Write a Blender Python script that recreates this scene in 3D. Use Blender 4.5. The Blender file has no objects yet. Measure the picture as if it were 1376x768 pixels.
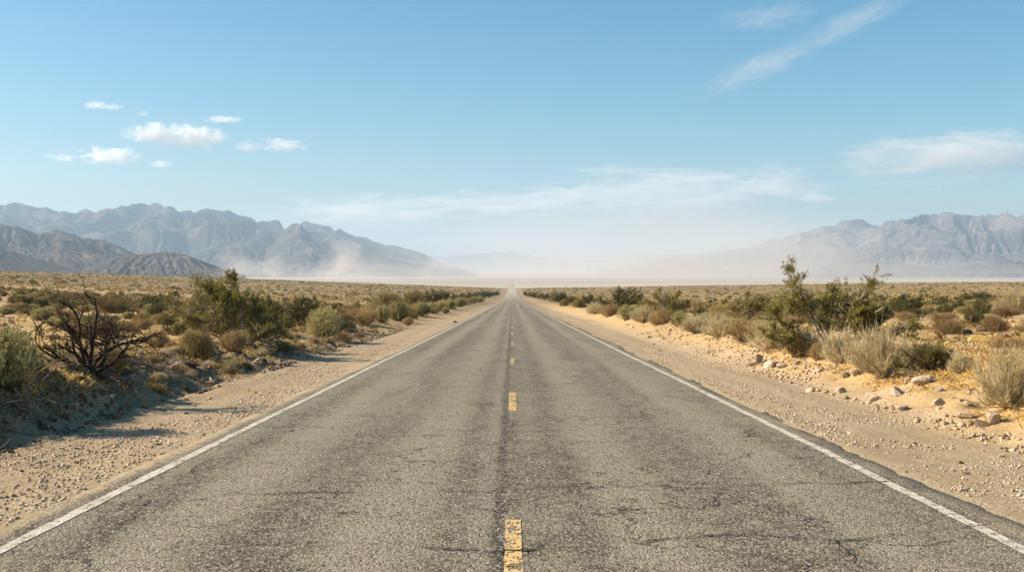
import bpy, bmesh, math, random
import numpy as np
from mathutils import Vector
R = math.radians
rng = np.random.default_rng(11)
random.seed(5)
scn = bpy.context.scene
COL = scn.collection

# ------------------------------------------------------------------ helpers
def tag(o, label=None, cat=None, group=None, kind=None):
    if label: o['label'] = label
    if cat: o['category'] = cat
    if group: o['group'] = group
    if kind: o['kind'] = kind
    return o

def empty(name, loc=(0, 0, 0), rz=0.0):
    o = bpy.data.objects.new(name, None); COL.objects.link(o)
    o.location = loc; o.rotation_euler = (0, 0, rz); o.empty_display_size = .2
    return o

def mesh_np(name, V, F, mats=(), mi=None, smooth=False):
    """V (n,3); F list of int arrays (m,k)"""
    V = np.asarray(V, np.float32)
    if not isinstance(F, list): F = [F]
    F = [f for f in F if len(f)]
    me = bpy.data.meshes.new(name)
    me.vertices.add(len(V)); me.vertices.foreach_set('co', V.ravel())
    li = np.concatenate([f.ravel() for f in F]).astype(np.int32)
    cnt = np.concatenate([np.full(len(f), f.shape[1]) for f in F])
    st = np.concatenate([[0], np.cumsum(cnt)[:-1]]).astype(np.int32)
    me.loops.add(len(li)); me.loops.foreach_set('vertex_index', li)
    me.polygons.add(len(cnt)); me.polygons.foreach_set('loop_start', st)
    for m in mats: me.materials.append(m)
    if mi is not None: me.polygons.foreach_set('material_index', np.asarray(mi, np.int32))
    if smooth: me.polygons.foreach_set('use_smooth', np.ones(len(cnt), bool))
    me.update(calc_edges=True); me.validate()
    return me

def obj(name, me, parent=None, loc=None):
    o = bpy.data.objects.new(name, me); COL.objects.link(o)
    if parent: o.parent = parent
    if loc is not None: o.location = loc
    return o

def copy_tree(o, parent=None):
    c = o.copy(); COL.objects.link(c); c.parent = parent
    for ch in o.children: copy_tree(ch, c)
    return c

class MB:
    def __init__(s): s.v = []; s.f = []; s.n = 0
    def add(s, V, F):
        V = np.asarray(V, float).reshape(-1, 3)
        s.v.append(V); s.f.append(np.asarray(F, np.int64) + s.n); s.n += len(V)
    def mesh(s, name, mat, smooth=False):
        return mesh_np(name, np.concatenate(s.v), s.f, [mat], None, smooth)

# ------------------------------------------------------------------ noise
def _h(ix, iy, seed):
    n = (ix.astype(np.int64) * 374761393 + iy.astype(np.int64) * 668265263 + seed * 974634777) & 0xffffffff
    n = ((n ^ (n >> 13)) * 1274126177) & 0xffffffff
    n = (n ^ (n >> 16)) & 0xffffffff
    return n / 4294967295.0
def vn(x, y, seed=0):
    x = np.asarray(x, float); y = np.asarray(y, float)
    x, y = np.broadcast_arrays(x, y)
    ix = np.floor(x); iy = np.floor(y); fx = x - ix; fy = y - iy
    ux = fx*fx*fx*(fx*(fx*6-15)+10); uy = fy*fy*fy*(fy*(fy*6-15)+10)
    ix = ix.astype(np.int64); iy = iy.astype(np.int64)
    a = _h(ix, iy, seed); b = _h(ix+1, iy, seed); c = _h(ix, iy+1, seed); d = _h(ix+1, iy+1, seed)
    return (a*(1-ux)+b*ux)*(1-uy) + (c*(1-ux)+d*ux)*uy
def fbm(x, y, seed=0, oct=4, gain=.5):
    s = 0; a = 1; t = 0
    for k in range(oct):
        s = s + a*(vn(np.asarray(x)*2**k+k*17.3, np.asarray(y)*2**k-k*9.1, seed+k)-.5); t += a; a *= gain
    return s/t*2      # about -1..1
def sst(a, b, x):
    t = np.clip((x-a)/(b-a), 0, 1); return t*t*(3-2*t)

# ------------------------------------------------------------------ camera geometry
FPX, CX, CY, HORIZ = 1529.0, 688.0, 384.0, 370.0
CAMH = 1.68
PITCH = math.atan((CY-HORIZ)/FPX)

def road_z(y):
    return -13.2*np.tanh(.0196*np.asarray(y, float)/13.2)

def ground_z(x, y, detail=True):
    x = np.asarray(x, float); y = np.asarray(y, float)
    a = np.abs(x)
    z = road_z(y)
    # shoulder and banks
    wob = fbm(y*.16, x*0+3, 21, 3)*.55
    nl_ = sst(17, 27, y); left = (sst(5.55, 6.6, a+wob)*(1-nl_) + sst(5.5, 8.4, a+wob)*nl_)*(.62-.20*nl_)
    right = sst(5.1, 7.7, a+wob)*.62
    side = np.where(x < 0, left, right)
    fade = np.exp(-np.clip(y-30, 0, None)/240)
    z = z + side*(.35+.65*fade)
    # bed under the asphalt
    z = z - .07*(1-sst(3.3, 3.66, a)) - .012*sst(3.5, 5.0, a)*(1-sst(5, 6, a))
    # fans
    fl = 33*np.tanh(.044*np.clip(a-18, 0, None)/33)
    fr = 14*np.tanh(.017*np.clip(a-18, 0, None)/14)
    z = z + np.where(x < 0, fl, fr)*(1-sst(950, 2300, y))*sst(-400, 30, y)
    z = z + 95*sst(5000, 17000, y)
    if detail:
        D = np.hypot(x, y)
        off = sst(5.4, 7.0, a)
        near = np.exp(-(D/140)**2)
        z = z + off*near*(.13*fbm(x*.55, y*.55, 3, 3) + .07*fbm(x*1.9, y*1.9, 5, 2))
        bankl = np.where(x < 0, sst(5.3, 6.0, a)*(1-sst(7.6, 9.5, a)), sst(5.4, 6.2, a)*(1-sst(8.5, 10, a))*.55)
        rough = np.exp(-(D/60)**2)*bankl
        z = z + rough*(.22*fbm(x*1.5, y*1.1, 8, 3) + .16*np.clip(fbm(x*3.6, y*3.6, 9, 3), -.15, 1))
        sh = sst(3.7, 4.2, a)*(1-sst(5.6, 6.4, a))*np.exp(-(D/45)**2)
        z = z + sh*(.025*fbm(x*1.5, y*.5, 12, 3) + .018*fbm(x*5, y*5, 13, 2))
        z = z + sst(20, 80, a)*np.exp(-(D/900)**2)*.9*fbm(x*.03, y*.03, 15, 3)
    return z

CAMZ = float(road_z(0)) + CAMH
def ray(px, py):
    c, s = math.cos(PITCH), math.sin(PITCH)
    dx, dz = (px-CX)/FPX, -(py-CY)/FPX
    return np.array([dx, c + dz*s, -s + dz*c])
_T = 4*1.006**np.arange(1150)
def at(px, py):
    """ground point seen at a photograph pixel"""
    d = ray(px, py); P = d[None]*_T[:, None]
    g = ground_z(P[:, 0], P[:, 1]) - (CAMZ + P[:, 2])
    k = np.argmax(g > 0)
    if g[k] <= 0: k = len(_T)-1
    g0, g1 = g[k-1], g[k]; t = _T[k-1] + (_T[k]-_T[k-1])*(-g0)/(g1-g0+1e-9)
    x, y = d[0]*t, d[1]*t
    return np.array([x, y, float(ground_z(x, y))])
def gpoint(x, y): return np.array([x, y, float(ground_z(x, y))])

# ------------------------------------------------------------------ node helper
class NT:
    def __init__(s, tree): s.t = tree; tree.nodes.clear()
    def n(s, typ, props=None, **inp):
        nd = s.t.nodes.new(typ)
        for k, v in (props or {}).items(): setattr(nd, k, v)
        for k, v in inp.items():
            key = int(k[1:]) if k[0] == 'i' and k[1:].isdigit() else k.replace('_', ' ')
            s.set(nd.inputs[key], v)
        return nd
    def set(s, sock, v):
        if isinstance(v, bpy.types.NodeSocket): s.t.links.new(v, sock)
        elif isinstance(v, (tuple, list)) and sock.type == 'RGBA' and len(v) == 3: sock.default_value = (*v, 1)
        else: sock.default_value = v
    def math(s, op, a, b=0.0, c=0.0, clamp=False):
        nd = s.t.nodes.new('ShaderNodeMath'); nd.operation = op; nd.use_clamp = clamp
        for i, v in enumerate((a, b, c)): s.set(nd.inputs[i], v)
        return nd.outputs[0]
    def mix(s, f, a, b, blend='MIX'):
        nd = s.t.nodes.new('ShaderNodeMix'); nd.data_type = 'RGBA'; nd.blend_type = blend
        s.set(nd.inputs[0], f); s.set(nd.inputs[6], a); s.set(nd.inputs[7], b)
        return nd.outputs[2]
    def mr(s, v, a, b, c=0.0, d=1.0, smooth=True):
        nd = s.t.nodes.new('ShaderNodeMapRange'); nd.interpolation_type = 'SMOOTHSTEP' if smooth else 'LINEAR'
        for i, q in enumerate((v, a, b, c, d)): s.set(nd.inputs[i], q)
        return nd.outputs[0]
    def noise(s, vec, scale, detail=4.0, rough=.55, dist=0.0):
        return s.n('ShaderNodeTexNoise', None, Vector=vec, Scale=scale, Detail=detail, Roughness=rough, Distortion=dist).outputs[0]
    def vscale(s, vec, sc, loc=(0, 0, 0)):
        return s.n('ShaderNodeMapping', None, Vector=vec, Scale=sc, Location=loc).outputs[0]
    def coord(s): return s.n('ShaderNodeTexCoord').outputs['Object']
    def ramp(s, f, stops):
        nd = s.t.nodes.new('ShaderNodeValToRGB'); s.set(nd.inputs[0], f)
        e = nd.color_ramp.elements
        while len(e) < len(stops): e.new(.5)
        for el, (p, c) in zip(e, stops): el.position = p; el.color = (*c, 1)
        return nd.outputs[0]

def newmat(name):
    m = bpy.data.materials.new(name); m.use_nodes = True
    return m, NT(m.node_tree)

def surf(t, col, rough=.9, bump=None, bstr=.5, bdist=.02, spec=.2):
    b = t.n('ShaderNodeBsdfPrincipled', None, Base_Color=col, Roughness=rough)
    b.inputs['Specular IOR Level'].default_value = spec
    if bump is not None:
        bn = t.n('ShaderNodeBump', None, Strength=bstr, Distance=bdist, Height=bump)
        t.set(b.inputs['Normal'], bn.outputs[0])
    o = t.n('ShaderNodeOutputMaterial'); t.set(o.inputs['Surface'], b.outputs[0])
    return b

# ------------------------------------------------------------------ materials
def mat_ground():
    m, t = newmat('desert_sand'); P = t.coord()
    xyz = t.n('ShaderNodeSeparateXYZ', None, Vector=P)
    X, Y = xyz.outputs[0], xyz.outputs[1]
    ax = t.math('ABSOLUTE', X)
    nl = t.noise(P, .28, 5, .6)
    nm = t.noise(P, 1.7, 5, .6)
    nf = t.noise(P, 14, 6, .65)
    sand = t.mix(t.mr(nl, .38, .62), (.415, .285, .145), (.465, .315, .15))
    sand = t.mix(t.mr(nm, .5, .72, 0, .6), sand, (.47, .36, .22))
    # golden litter on the banks
    bank = t.math('MULTIPLY', t.mr(ax, 5.0, 6.2), t.mr(ax, 110, 25))
    litter = t.math('MULTIPLY', bank, t.mr(t.noise(P, .9, 5, .65), .28, .50))
    sand = t.mix(litter, sand, (.46, .295, .125))
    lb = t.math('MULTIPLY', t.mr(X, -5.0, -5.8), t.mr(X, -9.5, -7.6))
    lb_shade = t.math('MULTIPLY', t.mr(t.noise(P, 1.3, 6, .7), .80, .50), t.mr(Y, 46, 24, .3, 1))
    sand = t.mix(t.math('MULTIPLY', lb, lb_shade), sand, (.100, .062, .028))  # left bank soil darkened, its shade painted into the colour
    # graded gravel shoulder
    wobx = t.math('ADD', ax, t.math('MULTIPLY', t.math('SUBTRACT', t.noise(P, .5, 3), .5), 1.6))
    should = t.mr(wobx, 6.4, 5.2)
    tyre = t.noise(t.vscale(P, (2.2, .05, 1)), 1.0, 5, .6)
    shc = t.mix(t.mr(tyre, .35, .65), (.30, .215, .125), (.375, .28, .168))
    sand = t.mix(should, sand, shc)
    # pebble grain
    v = t.n('ShaderNodeTexVoronoi', None, Vector=P, Scale=34.0, Randomness=1.0)
    vc = t.n('ShaderNodeSeparateColor', None, Color=v.outputs['Color'])
    patch = t.mr(t.noise(P, .8, 4, .6), .42, .62)
    peb = t.math('MULTIPLY', t.mr(vc.outputs[0], .62, .75), patch)
    pc = t.mix(vc.outputs[1], (.22, .165, .12), (.60, .50, .40))
    v3 = t.n('ShaderNodeTexVoronoi', None, Vector=P, Scale=75.0); vc3 = t.n('ShaderNodeSeparateColor', None, Color=v3.outputs['Color'])
    sand = t.mix(t.mr(vc3.outputs[0], .74, .82, 0, .55), sand, (.19, .135, .085))
    sand = t.mix(t.mr(vc3.outputs[1], .80, .88, 0, .5), sand, (.56, .45, .32))
    sand = t.mix(t.math('MULTIPLY', peb, .75), sand, pc)
    sand = t.mix(t.mr(nf, .45, .30, 0, .45), sand, (.22, .14, .075))
    # open desert between the near verge and the dry lake
    far = t.mr(Y, 90, 280)
    fn = t.noise(t.vscale(P, (.05, .02, .05)), 1, 6, .7)
    farc = t.mix(t.mr(fn, .35, .65), (.24, .172, .105), (.30, .218, .135))
    sand = t.mix(far, sand, farc)
    # dry lake bed
    wob = t.math('ADD', Y, t.math('MULTIPLY', t.noise(t.vscale(P, (.0012, .0012, 0)), 1, 4), 500))
    play = t.mr(wob, 1480, 1620)
    st = t.noise(t.vscale(P, (.00025, .0022, 0)), 1, 6, .6)
    plc = t.ramp(st, [(.36, (.26, .20, .15)), (.46, (.40, .34, .28)), (.55, (.46, .395, .335)), (.66, (.34, .27, .21))])
    sand = t.mix(play, sand, plc)
    faru = t.mr(wob, 4200, 5600)
    sand = t.mix(faru, sand, (.36, .28, .225))
    h = t.math('ADD', t.math('MULTIPLY', nf, .8), t.math('MULTIPLY', t.math('SUBTRACT', 1.0, v.outputs['Distance']), t.math('MULTIPLY', patch, .5)))
    surf(t, sand, .95, h, .8, .03, .1)
    return m

def mat_asphalt():
    m, t = newmat('old_asphalt'); P = t.coord()
    xyz = t.n('ShaderNodeSeparateXYZ', None, Vector=P); X = xyz.outputs[0]; Y = xyz.outputs[1]
    ax = t.math('ABSOLUTE', X)
    # aggregate chips
    v = t.n('ShaderNodeTexVoronoi', None, Vector=P, Scale=62.0)
    v2 = t.n('ShaderNodeTexVoronoi', None, Vector=P, Scale=31.0)
    c1 = t.n('ShaderNodeSeparateColor', None, Color=v.outputs['Color'])
    c2 = t.n('ShaderNodeSeparateColor', None, Color=v2.outputs['Color'])
    streak = t.noise(t.vscale(P, (1.9, .035, 1)), 1, 6, .62)
    blot = t.noise(P, .55, 5, .62)
    fine = t.noise(P, 9, 5, .7)
    bits = t.noise(t.vscale(P, (1, .55, 1)), 38, 3, .6, .6)
    base = t.mix(t.mr(streak, .36, .64), (.095, .077, .053), (.200, .167, .118))
    base = t.mix(t.mr(blot, .42, .60, 0, .6), base, (.215, .18, .125))
    base = t.mix(t.mr(t.noise(t.vscale(P, (.8, .3, 1), (7, 3, 0)), 1, 6, .68), .50, .66, 0, .7), base, (.085, .069, .048))
    # wheel paths polished a little paler, lane edges darker
    wp = None
    for cx_, w in ((-2.45, .5), (-.95, .45), (1.0, .45), (2.5, .5)):
        g = t.mr(t.math('ABSOLUTE', t.math('SUBTRACT', X, cx_)), w, .05)
        wp = g if wp is None else t.math('MAXIMUM', wp, g)
    base = t.mix(t.math('MULTIPLY', wp, .75), base, (.255, .216, .155))
    # darker bleeding streaks between wheel paths
    for cx_, w, s_ in ((-1.72, .50, 31), (1.72, .46, 53), (2.15, .26, 71), (-.42, .26, 91), (-2.95, .3, 17), (.5, .24, 37)):
        sn = t.noise(t.vscale(P, (.9, .09, 1), (s_, s_*.7, 0)), 1, 5, .65)
        g = t.math('MULTIPLY', t.mr(t.math('ABSOLUTE', t.math('SUBTRACT', X, cx_)), w, .02), t.mr(sn, .38, .54))
        g = t.math('MULTIPLY', g, t.mr(fine, .36, .60))
        base = t.mix(t.math('MULTIPLY', g, .95), base, (.062, .050, .036))
    chunk = t.noise(t.vscale(P, (1, .7, 1)), 4.5, 6, .72, .5)
    base = t.mix(t.mr(chunk, .46, .62, 0, .4), base, (.25, .213, .157))
    base = t.mix(t.mr(chunk, .46, .34, 0, .55), base, (.085, .07, .052))
    # construction seam beside the centre marking
    sw = t.math('ADD', X, t.math('MULTIPLY', t.math('SUBTRACT', t.noise(t.vscale(P, (0, .8, 0)), 1, 4), .5), .10))
    seam = t.mr(t.math('ABSOLUTE', t.math('ADD', sw, .095)), .075, .015)
    base = t.mix(t.math('MULTIPLY', seam, t.mr(t.noise(P, 2.3, 3), .30, .50, .45, .95)), base, (.045, .037, .029))
    pale = t.mr(t.math('ABSOLUTE', t.math('ADD', sw, .24)), .10, .03)
    base = t.mix(t.math('MULTIPLY', pale, .35), base, (.23, .205, .17))
    tn = t.noise(t.vscale(P, (2.0, .5, 1)), 1.0, 5, .6)
    tar = t.math('MULTIPLY', t.mr(t.math('ABSOLUTE', sw), .10, .05), t.mr(tn, .52, .58))
    base = t.mix(t.math('MULTIPLY', tar, .8), base, (.04, .034, .028))
    # sand blown onto the edges
    es = t.math('MULTIPLY', t.mr(t.math('ADD', ax, t.math('MULTIPLY', t.noise(P, 1.1, 5, .65), .55)), 3.74, 4.05), .8)
    # dark grain and pale chips
    base = t.mix(t.mr(c1.outputs[0], .70, .85, 0, .72), base, (.38, .325, .24))
    base = t.mix(t.mr(c2.outputs[1], .80, .9, 0, .5), base, (.36, .31, .23))
    base = t.mix(t.mr(bits, .47, .36, 0, .85), base, (.045, .038, .030))
    base = t.mix(t.mr(fine, .40, .27, 0, .5), base, (.07, .06, .048))
    # fine crazing
    cv = t.n('ShaderNodeTexVoronoi', {'feature': 'DISTANCE_TO_EDGE'}, Vector=t.n('ShaderNodeVectorMath', {'operation': 'ADD'}, i0=t.vscale(P, (1, .8, 1)), i1=t.n('ShaderNodeTexNoise', None, Vector=P, Scale=2.2, Detail=5.0).outputs[1]).outputs[0], Scale=.8)
    craze = t.math('MULTIPLY', t.mr(cv.outputs[0], .010, .003), t.mr(t.noise(P, .6, 3), .40, .52))
    base = t.mix(t.math('MULTIPLY', craze, .9), base, (.03, .026, .021))
    base = t.mix(es, base, (.36, .27, .175))
    base = t.mix(t.mr(Y, 150, 1000, 0, .85), base, (.40, .335, .255))  # far asphalt paler: blown sand, with haze and grazing sheen painted in
    h = t.math('ADD', t.math('SUBTRACT', 1.0, v.outputs['Distance']), t.math('ADD', t.math('MULTIPLY', bits, 1.4), t.math('MULTIPLY', craze, -2.0)))
    surf(t, base, .88, h, .9, .010, .22)
    return m

def mat_paint(name, col, dirt, thr):
    m, t = newmat(name); P = t.coord()
    n1 = t.noise(P, 7, 6, .72); n2 = t.noise(t.vscale(P, (1, .35, 1)), 30, 4, .65)
    c = t.mix(t.mr(n1, .35, .65), col, dirt)
    b = t.n('ShaderNodeBsdfPrincipled', None, Base_Color=c, Roughness=.75)
    v = t.n('ShaderNodeTexVoronoi', None, Vector=P, Scale=62.0)
    bn = t.n('ShaderNodeBump', None, Strength=.6, Distance=.008, Height=v.outputs['Distance']); t.set(b.inputs['Normal'], bn.outputs[0])
    tr = t.n('ShaderNodeBsdfTransparent')
    cv = t.n('ShaderNodeTexVoronoi', {'feature': 'DISTANCE_TO_EDGE'}, Vector=t.n('ShaderNodeVectorMath', {'operation': 'ADD'}, i0=P, i1=t.n('ShaderNodeTexNoise', None, Vector=P, Scale=6.0, Detail=3.0).outputs[1]).outputs[0], Scale=3.2)
    crk = t.mr(cv.outputs[0], .022, .010)
    n3 = t.math('MULTIPLY', t.math('SUBTRACT', t.noise(t.vscale(P, (1, .6, 1)), .9, 4, .6), .47), .12)
    wear = t.math('MAXIMUM', t.mr(t.math('ADD', n3, t.math('ADD', t.math('MULTIPLY', n1, .55), t.math('MULTIPLY', n2, .45))), thr-.02, thr+.03), t.math('MULTIPLY', crk, .85))
    mx = t.n('ShaderNodeMixShader', None, i0=wear, i1=b.outputs[0], i2=tr.outputs[0])
    o = t.n('ShaderNodeOutputMaterial'); t.set(o.inputs['Surface'], mx.outputs[0])
    return m

def mat_crack():
    m, t = newmat('dark_crack'); P = t.coord()  # near-black tone for the crack strips
    surf(t, t.mix(t.noise(P, 20), (.016, .013, .011), (.04, .034, .028)), .95, None)
    return m

def mat_rock(name, a, b, c, bs=1.0):
    m, t = newmat(name); P = t.coord()
    inf = t.n('ShaderNodeObjectInfo')
    n1 = t.noise(P, 3.0, 6, .65, .4); n2 = t.noise(P, 22, 5, .7)
    col = t.mix(t.mr(n1, .38, .62), a, b)
    col = t.mix(t.mr(n2, .55, .72, 0, .7), col, c)
    col = t.mix(t.mr(inf.outputs['Random'], 0, 1, 0, .35), col, c)
    surf(t, col, .92, t.math('ADD', n1, t.math('MULTIPLY', n2, .5)), .7, .04*bs, .15)
    return m

def mat_mountain(name, a, b, c, sc=1.0):
    m, t = newmat(name); P = t.coord()
    n1 = t.noise(t.vscale(P, (.0011*sc, .0011*sc, .0035*sc)), 1, 7, .62, .6)
    n2 = t.noise(P, .012*sc, 6, .65)
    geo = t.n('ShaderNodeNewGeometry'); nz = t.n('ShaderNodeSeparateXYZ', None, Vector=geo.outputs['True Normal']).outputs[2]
    col = t.mix(t.mr(n1, .40, .60), a, b)
    col = t.mix(t.mr(n2, .48, .66, 0, .55), col, c)
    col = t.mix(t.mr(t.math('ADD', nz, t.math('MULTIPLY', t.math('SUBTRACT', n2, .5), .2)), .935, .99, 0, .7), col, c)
    surf(t, col, .95, t.math('ADD', t.noise(P, .02*sc, 7, .68), t.math('MULTIPLY', t.noise(P, .09*sc, 4, .6), .3)), 1.0, 26/sc, .05)
    return m

def mat_leaf(name, cols, trans=.35, rough=.7, jitter=.5):
    """leaf or twig colour, varied per leaf and per plant"""
    m, t = newmat(name)
    geo = t.n('ShaderNodeNewGeometry'); inf = t.n('ShaderNodeObjectInfo'); P = t.coord()
    f = t.math('ADD', t.math('MULTIPLY', geo.outputs['Random Per Island'], jitter), t.math('ADD', t.math('MULTIPLY', inf.outputs['Random'], .3), t.math('MULTIPLY', t.noise(P, 2.4, 3), .35)))
    n = len(cols); tint = (1.0, 1.0, 1.0) if trans == 0 else (1.22, 1.17, .92)
    cols = [tuple(min(.8, c*k) for c, k in zip(cc, tint)) for cc in cols]
    col = t.ramp(f, [(.15+.8*i/(n-1), c) for i, c in enumerate(cols)])
    d = t.n('ShaderNodeBsdfPrincipled', None, Base_Color=col, Roughness=rough); d.inputs['Specular IOR Level'].default_value = .25
    tr = t.n('ShaderNodeBsdfTranslucent', None, Color=col)
    mx = t.n('ShaderNodeMixShader', None, i0=trans, i1=d.outputs[0], i2=tr.outputs[0])
    o = t.n('ShaderNodeOutputMaterial'); t.set(o.inputs['Surface'], mx.outputs[0])
    return m

def mat_bark(name, a, b):
    m, t = newmat(name); P = t.coord()
    n = t.noise(t.vscale(P, (1, 1, .3)), 14, 5, .7)
    surf(t, t.mix(t.mr(n, .35, .65), a, b), .9, n, .6, .01, .15)
    return m

def mat_volume(name, color, dens, aniso=.3):
    m, t = newmat(name)
    p = t.n('ShaderNodeVolumePrincipled', None, Color=color, Density=dens, Anisotropy=aniso)
    o = t.n('ShaderNodeOutputMaterial'); t.set(o.inputs['Volume'], p.outputs[0])
    return m

def mat_puff(name, color, dens, nscale, lo, hi, aniso=.3, detail=5.0, fall=1.0, base=0.0, rough=.6, dist=0.0, flat=None, amp=1.0):
    """soft volume: fades to nothing at the shell of the unit sphere it lives in"""
    m, t = newmat(name); P = t.coord()
    inf = t.n('ShaderNodeObjectInfo')
    off = t.n('ShaderNodeVectorMath', {'operation': 'SCALE'}, i0=(37.0, 91.0, 53.0), Scale=inf.outputs['Random']).outputs[0]
    q = t.n('ShaderNodeVectorMath', {'operation': 'MULTIPLY_ADD'}, i0=P, i1=nscale, i2=off).outputs[0]
    r = t.n('ShaderNodeVectorMath', {'operation': 'LENGTH'}, i0=P).outputs['Value']
    shell = t.math('SUBTRACT', 1.0, t.math('MULTIPLY', r, r), clamp=True)
    shell = t.math('POWER', shell, fall)
    nz = t.noise(q, 1.0, detail, rough, dist)
    if amp != 1: nz = t.math('MULTIPLY_ADD', nz, amp, .5-.5*amp)
    if base: d = t.math('MULTIPLY', shell, t.mr(nz, lo, hi, base, 1))
    else: d = t.mr(t.math('ADD', nz, t.math('MULTIPLY', t.math('SUBTRACT', shell, 1.0), .55)), lo, hi)
    if flat is not None:
        pz = t.n('ShaderNodeSeparateXYZ', None, Vector=P).outputs[2]
        d = t.math('MULTIPLY', d, t.mr(pz, flat[0], flat[1]))
    p = t.n('ShaderNodeVolumePrincipled', None, Color=color, Density=t.math('MULTIPLY', d, dens), Anisotropy=aniso)
    o = t.n('ShaderNodeOutputMaterial'); t.set(o.inputs['Volume'], p.outputs[0])
    return m

M = {}
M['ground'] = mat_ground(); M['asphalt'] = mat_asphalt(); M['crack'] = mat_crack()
M['white'] = mat_paint('worn_white_paint', (.58, .53, .44), (.40, .345, .265), .575)
M['yellow'] = mat_paint('worn_yellow_paint', (.64, .40, .14), (.50, .36, .19), .525)
M['yellow_faded'] = mat_paint('faded_yellow_paint', (.56, .38, .17), (.46, .35, .20), .515)
M['rock'] = mat_rock('pale_pinkish_rock', (.50, .37, .26), (.41, .30, .21), (.60, .48, .37))
M['rock_dark'] = mat_rock('dark_brown_rock', (.16, .105, .075), (.11, .075, .055), (.24, .17, .12))
M['gravel'] = mat_leaf('gravel_stone', [(.20, .145, .10), (.36, .26, .17), (.48, .37, .26), (.58, .48, .38)], 0.0, .95, .7)
M['bank_gravel'] = mat_leaf('bank_stone', [(.13, .085, .05), (.30, .205, .125), (.40, .29, .185), (.50, .39, .28)], 0.0, .95, .7)
M['clod'] = mat_leaf('earth_clod', [(.065, .044, .028), (.12, .082, .05), (.24, .17, .10)], 0.0, .95, .7)  # clod tones lowered too, deepening the left bank's shade by colour
M['grass'] = mat_leaf('dry_golden_grass', [(.36, .23, .08), (.48, .33, .13), (.55, .42, .22)], .35)
M['creo_leaf'] = mat_leaf('creosote_leaf', [(.10, .095, .022), (.155, .142, .036), (.225, .195, .056), (.31, .26, .09)], .35, .5)
M['creo_dark'] = mat_leaf('dark_creosote_leaf', [(.050, .055, .016), (.085, .085, .024), (.125, .115, .036), (.18, .155, .06)], .3, .5)
M['creo_stem'] = mat_bark('grey_creosote_stem', (.27, .21, .15), (.43, .36, .27))
M['dark_stem'] = mat_bark('dark_shrub_stem', (.07, .05, .035), (.13, .095, .065))
M['sage_leaf'] = mat_leaf('grey_green_sage_leaf', [(.22, .21, .095), (.33, .305, .15), (.43, .39, .215), (.52, .47, .28)], .25)
M['tan_twig'] = mat_leaf('tan_bursage_twig', [(.25, .17, .085), (.36, .255, .135), (.46, .345, .195), (.54, .42, .26)], .2)
M['olive_twig'] = mat_leaf('olive_brown_twig', [(.15, .115, .05), (.23, .18, .083), (.31, .245, .12), (.38, .30, .165)], .2)
M['brown_twig'] = mat_leaf('brown_dry_twig', [(.14, .09, .048), (.23, .155, .085), (.33, .235, .14)], .15)
M['straw'] = mat_leaf('pale_straw_stem', [(.40, .325, .215), (.51, .43, .31), (.58, .51, .40), (.62, .57, .47)], .25)
M['dead'] = mat_bark('blackened_dead_wood', (.030, .020, .015), (.075, .052, .038))
M['stick'] = mat_bark('weathered_branch', (.12, .085, .055), (.24, .18, .12))

# ------------------------------------------------------------------ ground sheet
def grow_axis(a0, a1, step, g, end):
    v = list(np.arange(a0, a1, step)); s = step
    while v[-1] < end: s *= g; v.append(v[-1]+s)
    v[-1] = end
    return np.array(v)
xp = grow_axis(.05, 11.5, .10, 1.036, 15000)
xs = np.concatenate([-xp[::-1], xp])
yp = grow_axis(5.5, 36, .115, 1.019, 25500)
yb = 5.5 - grow_axis(.3, 4, .3, 1.07, 1400)[::1]
ys = np.concatenate([yb[::-1], yp])
XX, YY = np.meshgrid(xs, ys)
ZZ = ground_z(XX, YY)
def grid_faces(nr, nc):
    i = np.arange(nr*nc).reshape(nr, nc)
    return np.stack([i[:-1, :-1], i[:-1, 1:], i[1:, 1:], i[1:, :-1]], -1).reshape(-1, 4)
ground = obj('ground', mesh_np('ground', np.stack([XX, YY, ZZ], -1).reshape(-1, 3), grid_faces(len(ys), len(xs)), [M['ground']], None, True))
tag(ground, kind='structure')

# ------------------------------------------------------------------ road
ry = np.concatenate([yb[yb > -60][::-1], yp[yp < 6000]])
cols = np.linspace(-1, 1, 41)
nr = len(ry)
eL = 3.74 + .09*fbm(ry*.25, ry*0+1, 41, 3) + .05*fbm(ry*3.6, ry*0+1, 43, 3)
eR = 3.74 + .09*fbm(ry*.25, ry*0+5, 42, 3) + .05*fbm(ry*3.6, ry*0+5, 44, 3)
def road_h(x, y):
    return road_z(y) + .012*(1-(np.asarray(x)/3.7)**2) + .006*fbm(np.asarray(x)*.4, np.asarray(y)*.25, 61, 2)
RX = np.where(cols[None] < 0, cols[None]*eL[:, None], cols[None]*eR[:, None])
RY = np.repeat(ry[:, None], len(cols), 1)
RZ = road_h(RX, RY)
RX = np.concatenate([RX[:, :1]-.05, RX, RX[:, -1:]+.05], 1); RY = np.concatenate([RY[:, :1], RY, RY[:, -1:]], 1)
RZ = np.concatenate([RZ[:, :1]-.09, RZ, RZ[:, -1:]-.09], 1)
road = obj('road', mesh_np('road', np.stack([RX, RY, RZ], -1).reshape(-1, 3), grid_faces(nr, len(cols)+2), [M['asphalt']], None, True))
tag(road, kind='structure')
def strip(name, yv, xc, hw, mat, lift, parent, jit=.006, seed=0):
    k = len(yv)
    j1 = jit*fbm(yv*3.1, yv*0+seed, 71, 3); j2 = jit*fbm(yv*3.1, yv*0+seed+7, 72, 3)
    a = np.stack([xc-hw+j1, yv, road_h(xc-hw, yv)+lift], -1); b = np.stack([xc+hw+j2, yv, road_h(xc+hw, yv)+lift], -1)
    o = obj(name, mesh_np(name, np.stack([a, b], 1).reshape(-1, 3), grid_faces(k, 2), [mat], None, True), parent)
    return o
wl = .03*fbm(ry*.05, ry*0+2, 51, 2); wr = .03*fbm(ry*.05, ry*0+9, 52, 2)
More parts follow.
